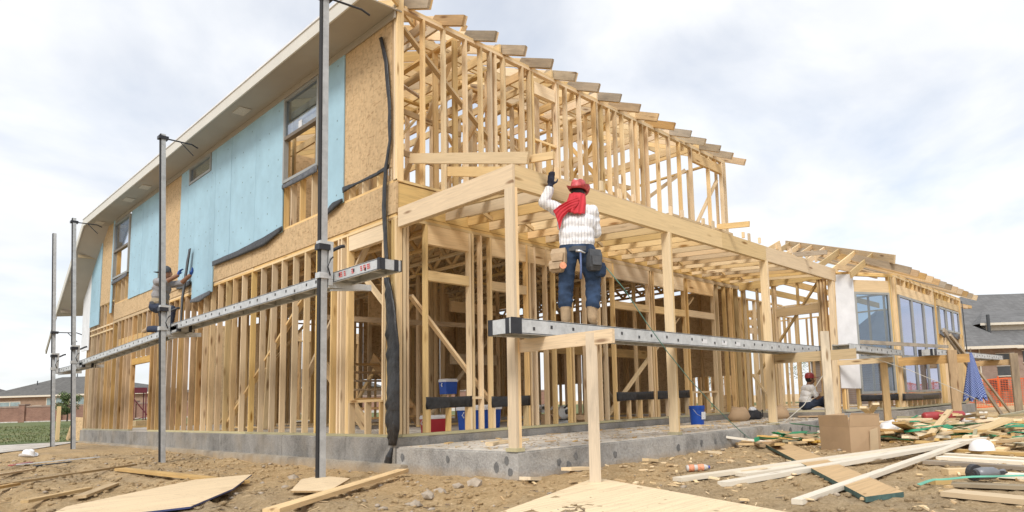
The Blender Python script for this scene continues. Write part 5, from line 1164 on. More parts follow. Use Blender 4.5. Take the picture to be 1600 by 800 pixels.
# coolers, bucket, bag, saw
M['red_plastic'] = plain('red_plastic', (0.42, 0.02, 0.035), 0.4, 0, 0.06); M['blue_plastic'] = plain('blue_plastic', (0.012, 0.075, 0.40), 0.4, 0, 0.08); M['white_plastic'] = plain('white_plastic', (0.74, 0.75, 0.78), 0.4, 0, 0.04)
def cooler(loc, w_, d_, h_, mat, label, rz=0, hang=False):
    o = empty('cooler', loc, label, 'cooler'); o.rotation_euler = (0, 0, rz)
    mb = MB(); mb.add([(sx*w_/2*k, sy*d_/2*k, z) for z, k in ((0, .92), (h_*.8, 1.0)) for sy in (-1, 1) for sx in (-1, 1)], [(0, 2, 3, 1), (4, 5, 7, 6), (0, 1, 5, 4), (1, 3, 7, 5), (3, 2, 6, 7), (2, 0, 4, 6)])
    mb.build('cooler_body', mat, o)
    mb = MB(); mb.add([(sx*w_/2*k, sy*d_/2*k, z) for z, k in ((h_*.8, 1.05), (h_*.9, 1.05), (h_, .96)) for sy in (-1, 1) for sx in (-1, 1)],
        [(0, 2, 3, 1), (0, 1, 5, 4), (1, 3, 7, 5), (3, 2, 6, 7), (2, 0, 4, 6), (4, 5, 9, 8), (5, 7, 11, 9), (7, 6, 10, 11), (6, 4, 8, 10), (8, 9, 11, 10)])
    mb.build('cooler_lid', 'white_plastic', o)
    mb = MB(); mb.tube([(-w_*.54, 0, h_*.72), (-w_*.6, 0, h_*.6), (-w_*.54, 0, h_*.5)], .01, 6); mb.tube([(w_*.54, 0, h_*.72), (w_*.6, 0, h_*.84), (w_*.56, 0, h_*.95)], .012, 6); mb.build('handle', 'white_plastic', o)
    return o
cooler((1.02, .62, -.008), .34, .24, .27, 'red_plastic', 'small red cooler with a white lid inside the frame', rad(-12))
cooler((2.06, .85, -.008), .62, .38, .40, 'blue_plastic', 'big blue cooler with a white lid standing behind two studs', rad(5))
cooler((2.28, 2.0, .60), .24, .22, .27, 'blue_plastic', 'blue cooler resting on the stairs deep inside the frame')
bk = empty('blue_bucket', (6.05, -.78, -.119), 'dusty blue bucket standing on the porch slab', 'bucket')
mb = MB(); mb.lathe([(.0, .0), (.125, .0), (.128, .01), (.145, .33), (.152, .33), (.152, .36), (.142, .36), (.122, .02), (0, .02)], seg=22); mb.build('bucket_body', 'blue_plastic', bk, smooth=False)
mb = MB(); mb.lathe([(.1465, .30), (.158, .30), (.158, .325), (.1465, .325)], seg=22); mb.build('bucket_rim', 'blue_plastic', bk)
mb = MB(); mb.tube([(-.15, 0, .31), (-.13, -.09, .2), (0, -.15, .13), (.13, -.09, .2), (.15, 0, .31)], .004, 5); mb.build('bail_handle', 'galv', bk)
mb = MB(); mb.add([(-.07, -.143, .1), (.07, -.143, .1), (.075, -.150, .24), (-.075, -.150, .24)], [(0, 1, 2, 3)]); mb.build('bucket_label', 'white_plastic', bk)
M['bag_black'] = plain('bag_black', (0.025, 0.025, 0.03), 0.7, 0, 0.4, 12, 0.4)
def blob(name, loc, size, mat, parent=None, seed=1, rough=.25, sub=3, flat=.4):
    bm = bmesh.new(); bmesh.ops.create_icosphere(bm, subdivisions=sub, radius=1.0)
    for v in bm.verts:
        k = 1 + rough*noise.noise(v.co*2.2 + Vector((seed, 0, 0))) + rough*.4*noise.noise(v.co*6 + Vector((0, seed, 0)))
        v.co = Vector((v.co.x*k*size[0], v.co.y*k*size[1], max(v.co.z*k, -flat)*size[2] + flat*size[2]))
    me = bpy.data.meshes.new(name); bm.to_mesh(me); bm.free(); me.materials.append(M[mat]); me.polygons.foreach_set('use_smooth', [True]*len(me.polygons))
    o = bpy.data.objects.new(name, me); o.location = loc; return link(o, parent)
tb = empty('tool_bag', (8.35, -.75, -.119), 'black tool bag with a white rag on top, on the porch slab', 'tool bag')
blob('bag_body', (0, 0, 0), (.24, .16, .16), 'bag_black', tb, 3); blob('rag', (-.03, 0, .19), (.10, .08, .06), 'white_plastic', tb, 5)
mb = MB(); mb.tube([(.2, -.05, .12), (.27, -.08, .2), (.26, -.09, .06), (.2, -.08, .02)], .012, 6); mb.build('bag_strap', 'bag_black', tb)
ms = empty('mitre_saw', (3.72, .55, -.008), 'silver mitre saw standing among tools inside the frame', 'saw'); ms.rotation_euler = (0, 0, rad(-10))
mb = MB(); mb.box(-.3, .3, -.15, .15, .0, .05); mb.box(-.3, .3, .06, .09, .05, .12); mb.lathe([(0, .05), (.14, .05), (.14, .075), (0, .075)], seg=20); mb.build('saw_table', 'galv', ms)
mb = MB(); mb.tube([(0, -.03, .22), (0, .03, .22)], .12, 18); mb.build('blade_guard', 'galv', ms)
mb = MB(); mb.tube([(.03, .0, .22), (.16, .0, .24)], .055, 12); mb.tube([(0, -.05, .30), (.02, -.16, .36), (.0, -.2, .33)], .018, 8); mb.box(-.03, .03, .06, .12, .05, .26); mb.build('saw_motor', 'tool_dark', ms)
for (x, y, sx, sy, sz, rz_, lb) in ((3.28, .45, .13, .1, .2, .3, 'small carton left of the mitre saw'), (3.95, .38, .16, .12, .16, -.2, 'open carton in front of the mitre saw')):
    o = empty('carton', (x, y, -.008), lb, 'carton'); o.rotation_euler = (0, 0, rz_)
    mb = MB(); mb.box(-sx, sx, -sy, sy, 0, sz); mb.build('carton_body', 'card', o)
    mb = MB(); mb.add([(-sx, -sy - .001, sz), (sx, -sy - .001, sz), (sx, -sy - .06, sz - .08), (-sx, -sy - .06, sz - .08), (-sx, -sy - .001, sz - .006), (sx, -sy - .001, sz - .006), (sx, -sy - .056, sz - .086), (-sx, -sy - .056, sz - .086)], [(0, 1, 2, 3), (7, 6, 5, 4), (0, 4, 5, 1), (1, 5, 6, 2), (2, 6, 7, 3), (3, 7, 4, 0)]); mb.build('flap', 'card', o)
tl = empty('power_tools', (3.62, .62, .0), 'silver hand tools piled left of the mitre saw', 'tools')
for k in range(7):
    mb = MB(); a = R.uniform(0, 3); p = Vector((R.uniform(-.45, -.2), R.uniform(-.1, .1), .2 + R.uniform(0, .14))); mb.tube([p, p + Vector((.16*math.cos(a), .1*math.sin(a), R.uniform(-.05, .08)))], R.uniform(.015, .04), 8); mb.build('tool_piece', R.choice(('galv', 'tool_dark', 'galv')), tl)
# white bag, red roll, debris on the left
M['white_cloth'] = plain('white_cloth', (0.72, 0.72, 0.73), 0.8, 0, 0.08, 8, 0.3)
tag(blob('crumpled_bag', (6.75, -4.15, gz(6.75, -4.15) + .10), (.24, .2, .15), 'white_cloth', None, 8, .5), 'crumpled white bag on the heap behind the box', 'bag')
M['red_wrap'] = plain('red_wrap', (0.36, 0.05, 0.055), 0.4, 0, 0.15)
ro = empty('wrapped_roll', (10.0, -4.15, -.27), 'red plastic wrapped roll with a white torn end on the heap', 'roll'); ro.rotation_euler = (0, 0, rad(-42))
mb = MB(); mb.tube([(-.45, 0, .13), (-.42, 0, .135), (-.15, 0, .14), (-.05, 0, .125), (.05, 0, .14), (.4, 0, .135), (.43, 0, .13)], [.07, .09, .095, .08, .095, .095, .07], 14); mb.build('roll_body', 'red_wrap', ro, smooth=True)
blob('torn_end', (.52, 0, .0), (.18, .14, .12), 'white_cloth', ro, 4, .4)
dl = [((-2.85, 7.2, 0), (-1.75, 6.9, .05), .06, 'galv', 'bent metal strip lying on the left dirt', 'metal strip'), ((-2.7, 6.6, 0), (-2.2, 6.7, .02), .12, 'felt', 'scrap of black felt on the left dirt', 'felt scrap'), ((-2.9, 7.4, 0), (-2.6, 7.6, .02), .1, 'red_wrap', 'scrap of red plastic on the left dirt', 'plastic scrap')]
for a, b_, wd, mt, lb, ct in dl:
    za = gz(a[0], a[1]) + .03; tag(beam(ct.replace(' ', '_'), (a[0], a[1], za), (b_[0], b_[1], za + b_[2]), wd, .015, mt), lb, ct)
for i, (x, y, r, lb) in enumerate(((-.60, -2.40, .10, 'pale broken lump of concrete by the slab corner'), (-.72, -2.30, .07, 'small concrete lump beside the larger pale one'), (-1.5, -2.72, .07, 'pale stone left of the foreground plywood'), (-1.25, -2.55, .09, 'brown clod behind the pale stone'), (-1.05, -2.45, .06, 'small clod between the two pale stones'), (-.45, 1.2, .08, 'pinkish stone against the left footing'), (-1.0, .75, .09, 'flat grey stone behind the nearest pole'))):
    mb = MB(); rock(mb, 0, 0, 0, r, 0, i*3 + 2); tag(mb.build('stone', 'stone', None, (x, y, gz(x, y) + r*.25)), lb, 'stone')
# cardboard scraps by the wing wall
blob_lab = (('crumpled_carton', (7.55, -.85, -.119), (.28, .2, .22), 'crushed brown carton left of the third porch post'), ('crumpled_carton', (8.75, -1.2, -.119), (.25, .2, .2), 'crushed brown carton by the kneeling worker in white'))
for nme, lc, sz, lb in blob_lab: tag(blob(nme, lc, sz, 'card', None, lc[0], .45, 2), lb, 'carton')
tag(beam('plank_on_edge', (8.3, .14, .22), (9.2, .14, .22), .02, .42, 'pine_yellow'), 'yellow board standing on edge at the inner corner of the porch', 'board')
tag(beam('flat_carton', (9.05, -1.45, -.09), (9.3, -1.95, -.09), .5, .02, 'card'), 'flattened cardboard in front of the sitting worker', 'carton')
# blue checked parasol, closed, hanging from the wing scaffold
m, nt3, b = newmat('check_cloth'); tcn = N(nt3, 'ShaderNodeTexCoord'); sp3 = N(nt3, 'ShaderNodeSeparateXYZ'); nt3.links.new(tcn.outputs['UV'], sp3.inputs[0])
ck = N(nt3, 'ShaderNodeTexChecker'); ck.inputs['Scale'].default_value = 1.0; mpn = N(nt3, 'ShaderNodeMapping'); mpn.inputs['Scale'].default_value = (64, 38, 1); nt3.links.new(tcn.outputs['UV'], mpn.inputs['Vector']); nt3.links.new(mpn.outputs[0], ck.inputs['Vector'])
ck.inputs['Color1'].default_value = (.012, .03, .22, 1); ck.inputs['Color2'].default_value = (.25, .32, .52, 1); nt3.links.new(ck.outputs['Color'], b.inputs['Base Color']); b.inputs['Roughness'].default_value = .8; M['check'] = m
um = empty('parasol', (11.5, -4.43, -.24), 'closed blue and white checked parasol hanging on the wing scaffold', 'parasol')
seg = 32; rows = 14; vs, uv, fs = [], [], []
for j in range(rows + 1):
    t = j/rows; z = 1.43 - 1.02*t; r0 = .02 + .19*t**.8
    for k in range(seg):
        a = 6.283*k/seg; r = r0*(1 + .22*t*math.cos(8*a + .6) + .08*t*math.cos(3*a)); zz2 = z - (.06*math.cos(8*a + .6) if j == rows else 0)
        vs.append((r*math.cos(a), r*math.sin(a), zz2))
for j in range(rows):
    for k in range(seg): fs.append((j*seg + k, j*seg + (k+1) % seg, (j+1)*seg + (k+1) % seg, (j+1)*seg + k))
me = bpy.data.meshes.new('parasol_cloth'); me.from_pydata(vs, [], fs); me.materials.append(M['check']); ul = me.uv_layers.new()
for p in me.polygons:
    j, k = divmod(p.index, seg)
    for li, (dj, dk) in zip(p.loop_indices, ((0, 0), (0, 1), (1, 1), (1, 0))): ul.data[li].uv = ((k + dk)/seg, (j + dj)/rows)
me.polygons.foreach_set('use_smooth', [True]*len(fs)); link(bpy.data.objects.new('parasol_cloth', me), um)
mb = MB(); mb.tube([(0, 0, .15), (0, 0, 1.52)], .015, 8); mb.build('parasol_pole', 'pine_grey', um)
# air hose and cords
M['hose'] = plain('hose', (0.10, 0.24, 0.20), 0.5, 0, 0.2); M['cord'] = plain('cord', (0.55, 0.52, 0.46), 0.6)
mb = MB(); mb.tube([(1.05, -2.72, 2.1), (1.35, -2.85, 1.75), (1.75, -2.87, 1.36), (2.2, -2.86, 1.0), (2.7, -2.84, .66), (3.3, -2.80, .32), (3.9, -2.75, .02), (4.5, -2.66, -.22), (4.9, -2.62, -.36)], .006, 7)
tag(mb.build('air_hose', 'hose', smooth=True), 'thin green air hose drooping from the red hatted worker to the ground', 'hose')
mb = MB(); mb.tube([(7.4, -2.95, 1.1), (7.0, -2.9, .7), (6.6, -2.7, .2), (6.2, -2.5, -.08), (5.9, -2.3, -.1)], .008, 6); tag(mb.build('extension_cord', 'cord', smooth=True), 'pale cord hanging down by the pale prop behind the box', 'cord')
mb = MB(); mb.tube([(8.2, -3.2, 1.15), (8.8, -3.9, .8), (9.6, -4.5, .4), (10.4, -4.9, .05)], .006, 6); tag(mb.build('extension_cord', 'cord', smooth=True), 'thin cord slanting across the angled window', 'cord')

# ================================================================== people
M['skin'] = plain('skin', (0.24, 0.125, 0.075), 0.55, 0, 0.12, 12); M['denim'] = plain('denim', (0.022, 0.045, 0.095), 0.85, 0, 0.5, 7, 0.3)
M['denim_dark'] = plain('denim_dark', (0.03, 0.04, 0.07), 0.85, 0, 0.35, 9, 0.3)
M['boot'] = plain('boot', (0.36, 0.26, 0.16), 0.8, 0, 0.2, 14, 0.3); M['leather'] = plain('leather', (0.42, 0.31, 0.20), 0.75, 0, 0.22, 9, 0.2); M['leather_dark'] = plain('leather_dark', (0.07, 0.075, 0.085), 0.7, 0, 0.3, 9, 0.2)
M['glove'] = plain('glove', (0.02, 0.025, 0.05), 0.7, 0, 0.4, 16); M['glove_blue'] = plain('glove_blue', (0.03, 0.10, 0.38), 0.7); M['hair'] = plain('hair', (0.015, 0.012, 0.010), 0.6)
M['shirt_grey'] = plain('shirt_grey', (0.27, 0.27, 0.285), 0.85, 0, 0.12, 7, 0.3); M['shirt_white'] = plain('shirt_white', (0.76, 0.76, 0.77), 0.85, 0, 0.06, 6, 0.3); M['red_cloth'] = plain('red_cloth', (0.52, 0.035, 0.05), 0.8, 0, 0.15, 6, 0.3)
M['hammer_steel'] = plain('hammer_steel', (0.55, 0.55, 0.56), 0.3, 0.8); M['hammer_grip'] = plain('hammer_grip', (0.10, 0.14, 0.28), 0.5); M['khaki'] = plain('khaki', (0.36, 0.30, 0.21), 0.85, 0, 0.2, 8, 0.3)
m, nt4, b = newmat('striped_shirt'); v4 = coords(nt4, (1, 1, 1), False)
sp4 = N(nt4, 'ShaderNodeSeparateXYZ'); nt4.links.new(v4, sp4.inputs[0])
def lines(out, size, wdt, warp):
    d = N(nt4, 'ShaderNodeMath', operation='DIVIDE'); nt4.links.new(out, d.inputs[0]); d.inputs[1].default_value = size
    a = N(nt4, 'ShaderNodeMath', operation='ADD'); nt4.links.new(d.outputs[0], a.inputs[0]); nt4.links.new(warp, a.inputs[1])
    f = N(nt4, 'ShaderNodeMath', operation='FRACT'); nt4.links.new(a.outputs[0], f.inputs[0])
    l = N(nt4, 'ShaderNodeMath', operation='LESS_THAN'); nt4.links.new(f.outputs[0], l.inputs[0]); l.inputs[1].default_value = wdt; return l.outputs[0]
wv = noise_n(nt4, v4, 5, 3)
c4 = mixc(nt4, lines(sp4.outputs['X'], .036, .13, wv), (.76, .77, .80), (.30, .31, .38))
lm = N(nt4, 'ShaderNodeMath', operation='MULTIPLY'); nt4.links.new(lines(sp4.outputs['Z'], .045, .12, wv), lm.inputs[0]); lm.inputs[1].default_value = .28
c4 = mixc(nt4, lm.outputs[0], c4, (.45, .46, .52))
nt4.links.new(c4, b.inputs['Base Color']); b.inputs['Roughness'].default_value = .85; bump(nt4, b, noise_n(nt4, coords(nt4, (1, 1, .6), False), 8, 3, .5, 1.2), .5, .03); M['shirt_stripe'] = m

def figure(name, segs, mats, parent, voxel=.011, smooth=6, wr=.011):
    """one continuous body: overlapping tapered limbs fused by a voxel remesh; faces take the material of the nearest limb"""
    bm = bmesh.new()
    for sg in segs:
        p0, p1, r0, r1, mi = Vector(sg[0]), Vector(sg[1]), sg[2], sg[3], sg[4]; sc = sg[5] if len(sg) > 5 else (1, 1, 1)
        n = max(2, int((p1 - p0).length/(min(r0, r1)*.35)) + 1)
        for i in range(n + 1):
            f = i/n; c = p0.lerp(p1, f); r = r0 + (r1 - r0)*f
            bmesh.ops.create_icosphere(bm, subdivisions=2, radius=1.0, matrix=Matrix.Translation(c) @ Matrix.Diagonal((r*sc[0], r*sc[1], r*sc[2], 1)))
    me = bpy.data.meshes.new(name); bm.to_mesh(me); bm.free()
    o = bpy.data.objects.new(name, me); C.objects.link(o)
    md = o.modifiers.new('r', 'REMESH'); md.mode = 'VOXEL'; md.voxel_size = voxel
    ms_ = o.modifiers.new('s', 'SMOOTH'); ms_.factor = .5; ms_.iterations = smooth
    dg = bpy.context.evaluated_depsgraph_get(); me2 = bpy.data.meshes.new_from_object(o.evaluated_get(dg)); me2.name = name
    bpy.data.objects.remove(o)
    me2.materials.clear()
    for mm in mats: me2.materials.append(M[mm])
    S = [(Vector(s_[0]), Vector(s_[1]), s_[2], s_[3], s_[4], s_[5] if len(s_) > 5 else (1, 1, 1)) for s_ in segs]
    for p in me2.polygons:
        c = p.center; best = 9; bi = 0
        for p0, p1, r0, r1, mi, sc in S:
            d = p1 - p0; t = max(0, min(1, (c - p0).dot(d)/d.dot(d))) if d.length > 1e-6 else 0
            q = c - p0.lerp(p1, t); q = Vector((q.x/sc[0], q.y/sc[1], q.z/sc[2])); dd = q.length/(r0 + (r1 - r0)*t)
            if dd < best: best = dd; bi = mi
        p.material_index = bi; p.use_smooth = True
    vm = {}
    for p in me2.polygons:
        for vi in p.vertices: vm[vi] = p.material_index
    nrm = [v.normal.copy() for v in me2.vertices]
    for v, n_ in zip(me2.vertices, nrm):
        if mats[vm.get(v.index, 0)].split('_')[0] in ('shirt', 'denim', 'khaki'):
            q = v.co; a_ = noise.noise(Vector((q.x*6 + q.z*4, q.y*7, q.z*10 - q.x*5))); b2 = noise.noise(Vector((q.x*13, q.y*13 + 4, q.z*15 + q.x*9)))
            v.co = q + n_*(wr*(1 - 2*abs(a_)) + wr*.45*b2)
    o = bpy.data.objects.new(name, me2); return link(o, parent)
def hand(base, dirv, side, mi, up=(0, 0, 1), curl=.4, s=1.0):
    """palm and five bent fingers; dirv points along the fingers, side towards the thumb"""
    b0 = Vector(base); d = Vector(dirv).normalized(); sd = Vector(side); sd = (sd - d*sd.dot(d)).normalized(); nn = d.cross(sd)
    out = [(b0, b0 + d*.07*s, .026*s, .030*s, mi), (b0 + d*.045*s + sd*.02*s, b0 + d*.075*s + sd*.018*s, .02*s, .018*s, mi), (b0 + d*.045*s - sd*.02*s, b0 + d*.075*s - sd*.018*s, .02*s, .018*s, mi)]
    for k, (off, ln_) in enumerate(((.030, .072), (.010, .082), (-.010, .076), (-.030, .060))):
        a = b0 + d*.085*s + sd*off*s; m1 = a + d*ln_*.5*s + nn*(-curl*.02*s); e = m1 + (d*(1 - curl*.7) - nn*curl).normalized()*ln_*.5*s
        out += [(a, m1, .0105*s, .0095*s, mi), (m1, e, .0095*s, .008*s, mi)]
    a = b0 + d*.03*s + sd*.03*s; m1 = a + (d*.6 + sd*.8)*.042*s; e = m1 + (d*.95 + sd*.2)*.034*s
    out += [(a, m1, .013*s, .0115*s, mi), (m1, e, .0115*s, .009*s, mi)]
    return out
def head(c, fwd, r=.098, mi_skin=0, mi_hair=1, hair=True):
    c = Vector(c); f = Vector(fwd).normalized(); rt_ = f.cross(Vector((0, 0, 1))).normalized(); up = Vector((0, 0, 1))
    out = [(c - f*.015, c - f*.01 + up*.02, r*.98, r*.96, mi_hair if hair else mi_skin, (.86, .98, 1.1)), (c + f*.028 - up*.02, c + f*.03 - up*.06, r*.78, r*.66, mi_skin, (.9, .95, 1)), (c + f*.045 - up*.085, c + f*.05 - up*.09, .042, .04, mi_skin)]
    out += [(c + f*.108 - up*.012, c + f*.122 - up*.038, .014, .018, mi_skin)]                       # nose
    out += [(c + f*.098 - up*.072, c + f*.10 - up*.074, .022, .02, mi_skin, (1.2, 1, .6))]           # mouth
    for s_ in (-1, 1): out += [(c + rt_*s_*.088 - up*.012, c + rt_*s_*.092 - up*.035, .019, .016, mi_skin, (.6, 1, 1.2)), (c + f*.092 + rt_*s_*.034 + up*.012, c + f*.094 + rt_*s_*.034 + up*.012, .014, .014, mi_skin)]
    return out
def face_bits(parent, c, fwd, r=.098):
    c = Vector(c); f = Vector(fwd).normalized(); rt_ = f.cross(Vector((0, 0, 1))).normalized()
    for s_ in (-1, 1):
        mb = MB(); mb.lathe([(0, -.008), (.008, -.004), (.009, 0), (.008, .004), (0, .008)], seg=8); mb.build('eye', 'hair', parent, c + f*.101 + rt_*s_*.034 + Vector((0, 0, .010)))

# --- worker in the red hat, seen from behind, standing on the porch plank
P1 = empty('person', (.77, -2.63, 1.283), 'worker in red hat, striped shirt and jeans standing on the porch plank', 'person'); P1.rotation_euler = (0, 0, rad(-46))
sg = []
hipL, hipR = (-.10, 0, .90), (.10, 0, .90)
sg += [((-.075, 0, .92), (.075, 0, .92), .125, .125, 2, (1, .92, 1)), ((-.085, 0, .985), (.085, 0, .985), .125, .125, 0, (1, .95, .9)), ((-.085, .0, 1.08), (.085, .0, 1.08), .128, .128, 0, (1, .98, 1)), ((-.10, .01, 1.22), (.10, .01, 1.22), .132, .132, 0, (1, .95, 1)), ((-.13, .02, 1.36), (.13, .02, 1.36), .095, .095, 0, (1, 1.05, .95)), ((0, .02, 1.40), (0, .04, 1.50), .062, .056, 1)]
sg += [(hipL, (-.14, .03, .50), .112, .088, 2), ((-.14, .03, .50), (-.155, -.02, .25), .088, .080, 2), ((-.155, -.03, .20), (-.155, -.03, .08), .064, .060, 3), ((-.155, -.03, .045), (-.185, .12, .04), .045, .042, 3, (1, 1, .9))]
sg += [(hipR, (.185, .11, .53), .114, .092, 2), ((.185, .11, .53), (.165, .0, .24), .092, .082, 2), ((.155, -.01, .20), (.155, -.02, .08), .064, .060, 3), ((.155, -.02, .045), (.185, .13, .04), .045, .042, 3, (1, 1, .9))]
sg += [((-.19, .03, 1.38), (-.375, -.03, 1.475), .080, .064, 0), ((-.375, -.03, 1.475), (-.31, -.05, 1.62), .062, .052, 0), ((-.31, -.05, 1.61), (-.30, -.05, 1.66), .042, .040, 4)]
sg += hand((-.30, -.05, 1.665), (.15, .10, 1), (1, 0, 0), 4, curl=.5, s=1.12)
sg += [((.19, .03, 1.37), (.235, .10, 1.12), .078, .062, 0), ((.235, .10, 1.12), (.21, .33, 1.27), .058, .045, 0), ((.21, .33, 1.27), (.205, .36, 1.30), .033, .032, 1)]
sg += hand((.205, .37, 1.305), (-.1, .8, .55), (-1, 0, 0), 1, curl=1.1)
hc = Vector((.03, .06, 1.60)); hf = Vector((.35, 1, -.05))
sg += head(hc, hf, .098, 1, 5)
figure('body', sg, ['shirt_stripe', 'skin', 'denim', 'boot', 'glove', 'hair'], P1, .0095, 5)
face_bits(P1, hc, hf)
mb = cowboy_hat('hat', 'hat_red', .98); ho = mb.build('hat', 'hat_red', P1, (.035, .065, 1.635), smooth=True); ho.rotation_euler = (rad(-4), rad(3), rad(-20))
# red cloth hanging from under the hat over neck and shoulders
def cloth_patch(name, rows, mat, parent, t=.008, wob=.012, seed=0):
    nr, nc = len(rows), len(rows[0]); vs = []
    def samp(u, v):
        a = u*(nr - 1); i = min(int(a), nr - 2); fa = a - i; c_ = v*(nc - 1); j = min(int(c_), nc - 2); fc = c_ - j
        return (Vector(rows[i][j])*(1 - fa) + Vector(rows[i+1][j])*fa)*(1 - fc) + (Vector(rows[i][j+1])*(1 - fa) + Vector(rows[i+1][j+1])*fa)*fc
    NR, NC = 22, 22
    for i in range(NR + 1):
        for j in range(NC + 1):
            p = samp(i/NR, j/NC); p = p + Vector((0, -1, .2))*(wob*noise.noise(Vector((j*.33 + seed, i*.13, seed))) + wob*.5*noise.noise(Vector((j*.8, i*.3 + seed, 1)))); vs.append(p)
    for _ in range(7):
        w2 = list(vs)
        for i in range(NR + 1):
            for j in range(NC + 1):
                nb = [vs[a_*(NC + 1) + b_] for a_, b_ in ((i-1, j), (i+1, j), (i, j-1), (i, j+1)) if 0 <= a_ <= NR and 0 <= b_ <= NC]
                if len(nb) == 4: w2[i*(NC + 1) + j] = vs[i*(NC + 1) + j]*.4 + (nb[0] + nb[1] + nb[2] + nb[3])*.15
        vs = w2
    vs = [p + Vector((0, -1, .2))*(.010*math.sin((k % (NC + 1))*1.15 + seed + (k//(NC + 1))*.12)*min(1, (k//(NC + 1))/8)) for k, p in enumerate(vs)]
    n = len(vs); vs += [p + Vector((0, t, 0)) for p in vs]; fs = []
    for i in range(NR):
        for j in range(NC):
            a = i*(NC + 1) + j; fs.append((a, a + 1, a + NC + 2, a + NC + 1)); fs.append((a + n, a + NC + 1 + n, a + NC + 2 + n, a + 1 + n))
    ring = [j for j in range(NC + 1)] + [(i + 1)*(NC + 1) - 1 + (NC + 1) for i in range(NR)] + [NR*(NC + 1) + j for j in range(NC - 1, -1, -1)] + [i*(NC + 1) for i in range(NR - 1, 0, -1)]
    for k in range(len(ring)): a, b_ = ring[k], ring[(k + 1) % len(ring)]; fs.append((a, a + n, b_ + n, b_))
    mb = MB(); mb.add(vs, fs); return mb.build(name, mat, parent, smooth=True)
cloth_patch('neck_cloth', [[(-.075, .0, 1.585), (-.02, -.055, 1.58), (.06, -.05, 1.58), (.115, .02, 1.585)], [(-.085, -.03, 1.54), (-.03, -.10, 1.53), (.06, -.095, 1.53), (.12, -.01, 1.54)], [(-.12, -.08, 1.44), (-.04, -.125, 1.43), (.05, -.13, 1.42), (.12, -.08, 1.44)], [(-.13, -.115, 1.34), (-.06, -.14, 1.31), (.03, -.15, 1.29), (.10, -.13, 1.30)]], 'red_cloth', P1, seed=3)
cloth_patch('neck_cloth', [[(.02, -.13, 1.50), (.04, -.135, 1.47), (.03, -.14, 1.42), (-.02, -.14, 1.36)], [(-.10, -.13, 1.45), (-.09, -.14, 1.42), (-.09, -.145, 1.37), (-.09, -.145, 1.32)], [(-.20, -.11, 1.40), (-.19, -.13, 1.36), (-.17, -.14, 1.30), (-.16, -.14, 1.25)], [(-.27, -.10, 1.35), (-.24, -.12, 1.28), (-.22, -.13, 1.20), (-.20, -.13, 1.10)]], 'red_cloth', P1, seed=6)
mb = MB(); mb.lathe([(.148, .86), (.152, .865), (.152, .915), (.148, .92)], seg=24, sx=1.28, sy=.84); mb.build('belt', 'leather_dark', P1)
def pouch(x, y, z, w_, d_, h_, mat, rz_, lip=True):
    o = bpy.data.objects.new('tool_pouch', None)
    mb = MB(); mb.add([(sx*w_/2*k, sy*d_/2*k2, zz_) for zz_, k, k2 in ((-h_, .72, .6), (-h_*.85, .92, .95), (-h_*.3, 1, 1.1), (0, .9, .7)) for sy in (-1, 1) for sx in (-1, 1)],
        [(0, 2, 3, 1), (12, 13, 15, 14)] + [q for a in (0, 4, 8) for q in ((a, a+1, a+5, a+4), (a+1, a+3, a+7, a+5), (a+3, a+2, a+6, a+7), (a+2, a, a+4, a+6))])
    q = mb.build('tool_pouch', mat, P1, (x, y, z)); q.rotation_euler = (0, 0, rz_)
    if lip:
        mb = MB(); mb.add([(sx*w_/2*k, -d_*.62 + o_, zz_) for o_ in (0, -.012) for zz_, k in ((-h_*.78, .7), (-h_*.35, .82)) for sx in (-1, 1)], [(0, 1, 3, 2), (4, 6, 7, 5), (0, 2, 6, 4), (1, 5, 7, 3), (2, 3, 7, 6), (0, 4, 5, 1)])
        mb.build('pouch_pocket', mat, q)
    return q
pouch(-.20, -.05, .90, .19, .13, .20, 'leather', rad(-25)); pouch(-.24, -.07, .76, .17, .10, .14, 'leather', rad(-25)); pouch(.19, -.07, .88, .16, .12, .25, 'leather_dark', rad(25)); pouch(.26, .0, .74, .12, .10, .17, 'denim', rad(50), False)
mb = MB(); mb.tube([(-.17, -.15, .68), (-.17, -.18, .68)], .04, 14); mb.build('tape_measure', 'orange', P1)
hm = MB(); hm.tube([(.035, -.165, .83), (.035, -.165, .62), (.03, -.155, .52)], [.012, .012, .016], 8, 0); hm.build('hammer_handle', 'hammer_grip', P1, smooth=True)
hm = MB(); hm.tube([(-.02, -.165, .85), (.035, -.17, .845), (.09, -.165, .82)], [.02, .016, .008], 8); hm.build('hammer_head', 'hammer_steel', P1, smooth=True)
nail_gun((1.08, -2.44, 2.62), rad(70), 'nail gun held up against the porch beam by the red hatted worker', .8)

# --- worker kneeling on the left scaffold
P2 = empty('person', (-.87, 7.15, 1.99), 'worker in grey shirt and dark cap kneeling on the left scaffold', 'person'); P2.rotation_euler = (0, 0, rad(-140))
sg = [((-.07, 0, .52), (.07, 0, .52), .125, .125, 2, (1, .95, 1)), ((-.07, .02, .62), (.07, .02, .62), .118, .118, 6, (1, .95, 1)), ((-.07, .03, .74), (.07, .03, .74), .12, .12, 0, (1, .95, 1)), ((-.08, .05, .88), (.08, .05, .88), .12, .12, 0, (1, .95, 1)), ((-.12, .07, .99), (.12, .07, .99), .09, .09, 0, (1, 1.05, .95)), ((0, .08, 1.02), (0, .10, 1.11), .058, .054, 1)]
sg += [((-.10, 0, .50), (-.12, .12, .12), .095, .07, 2), ((-.12, .12, .10), (-.13, -.26, .10), .068, .055, 2), ((-.13, -.28, .10), (-.13, -.36, .06), .05, .042, 3)]
sg += [((.10, .0, .50), (.13, .36, .44), .095, .072, 2), ((.13, .36, .44), (.13, .33, .10), .07, .055, 2), ((.13, .32, .06), (.13, .44, .045), .045, .04, 3)]
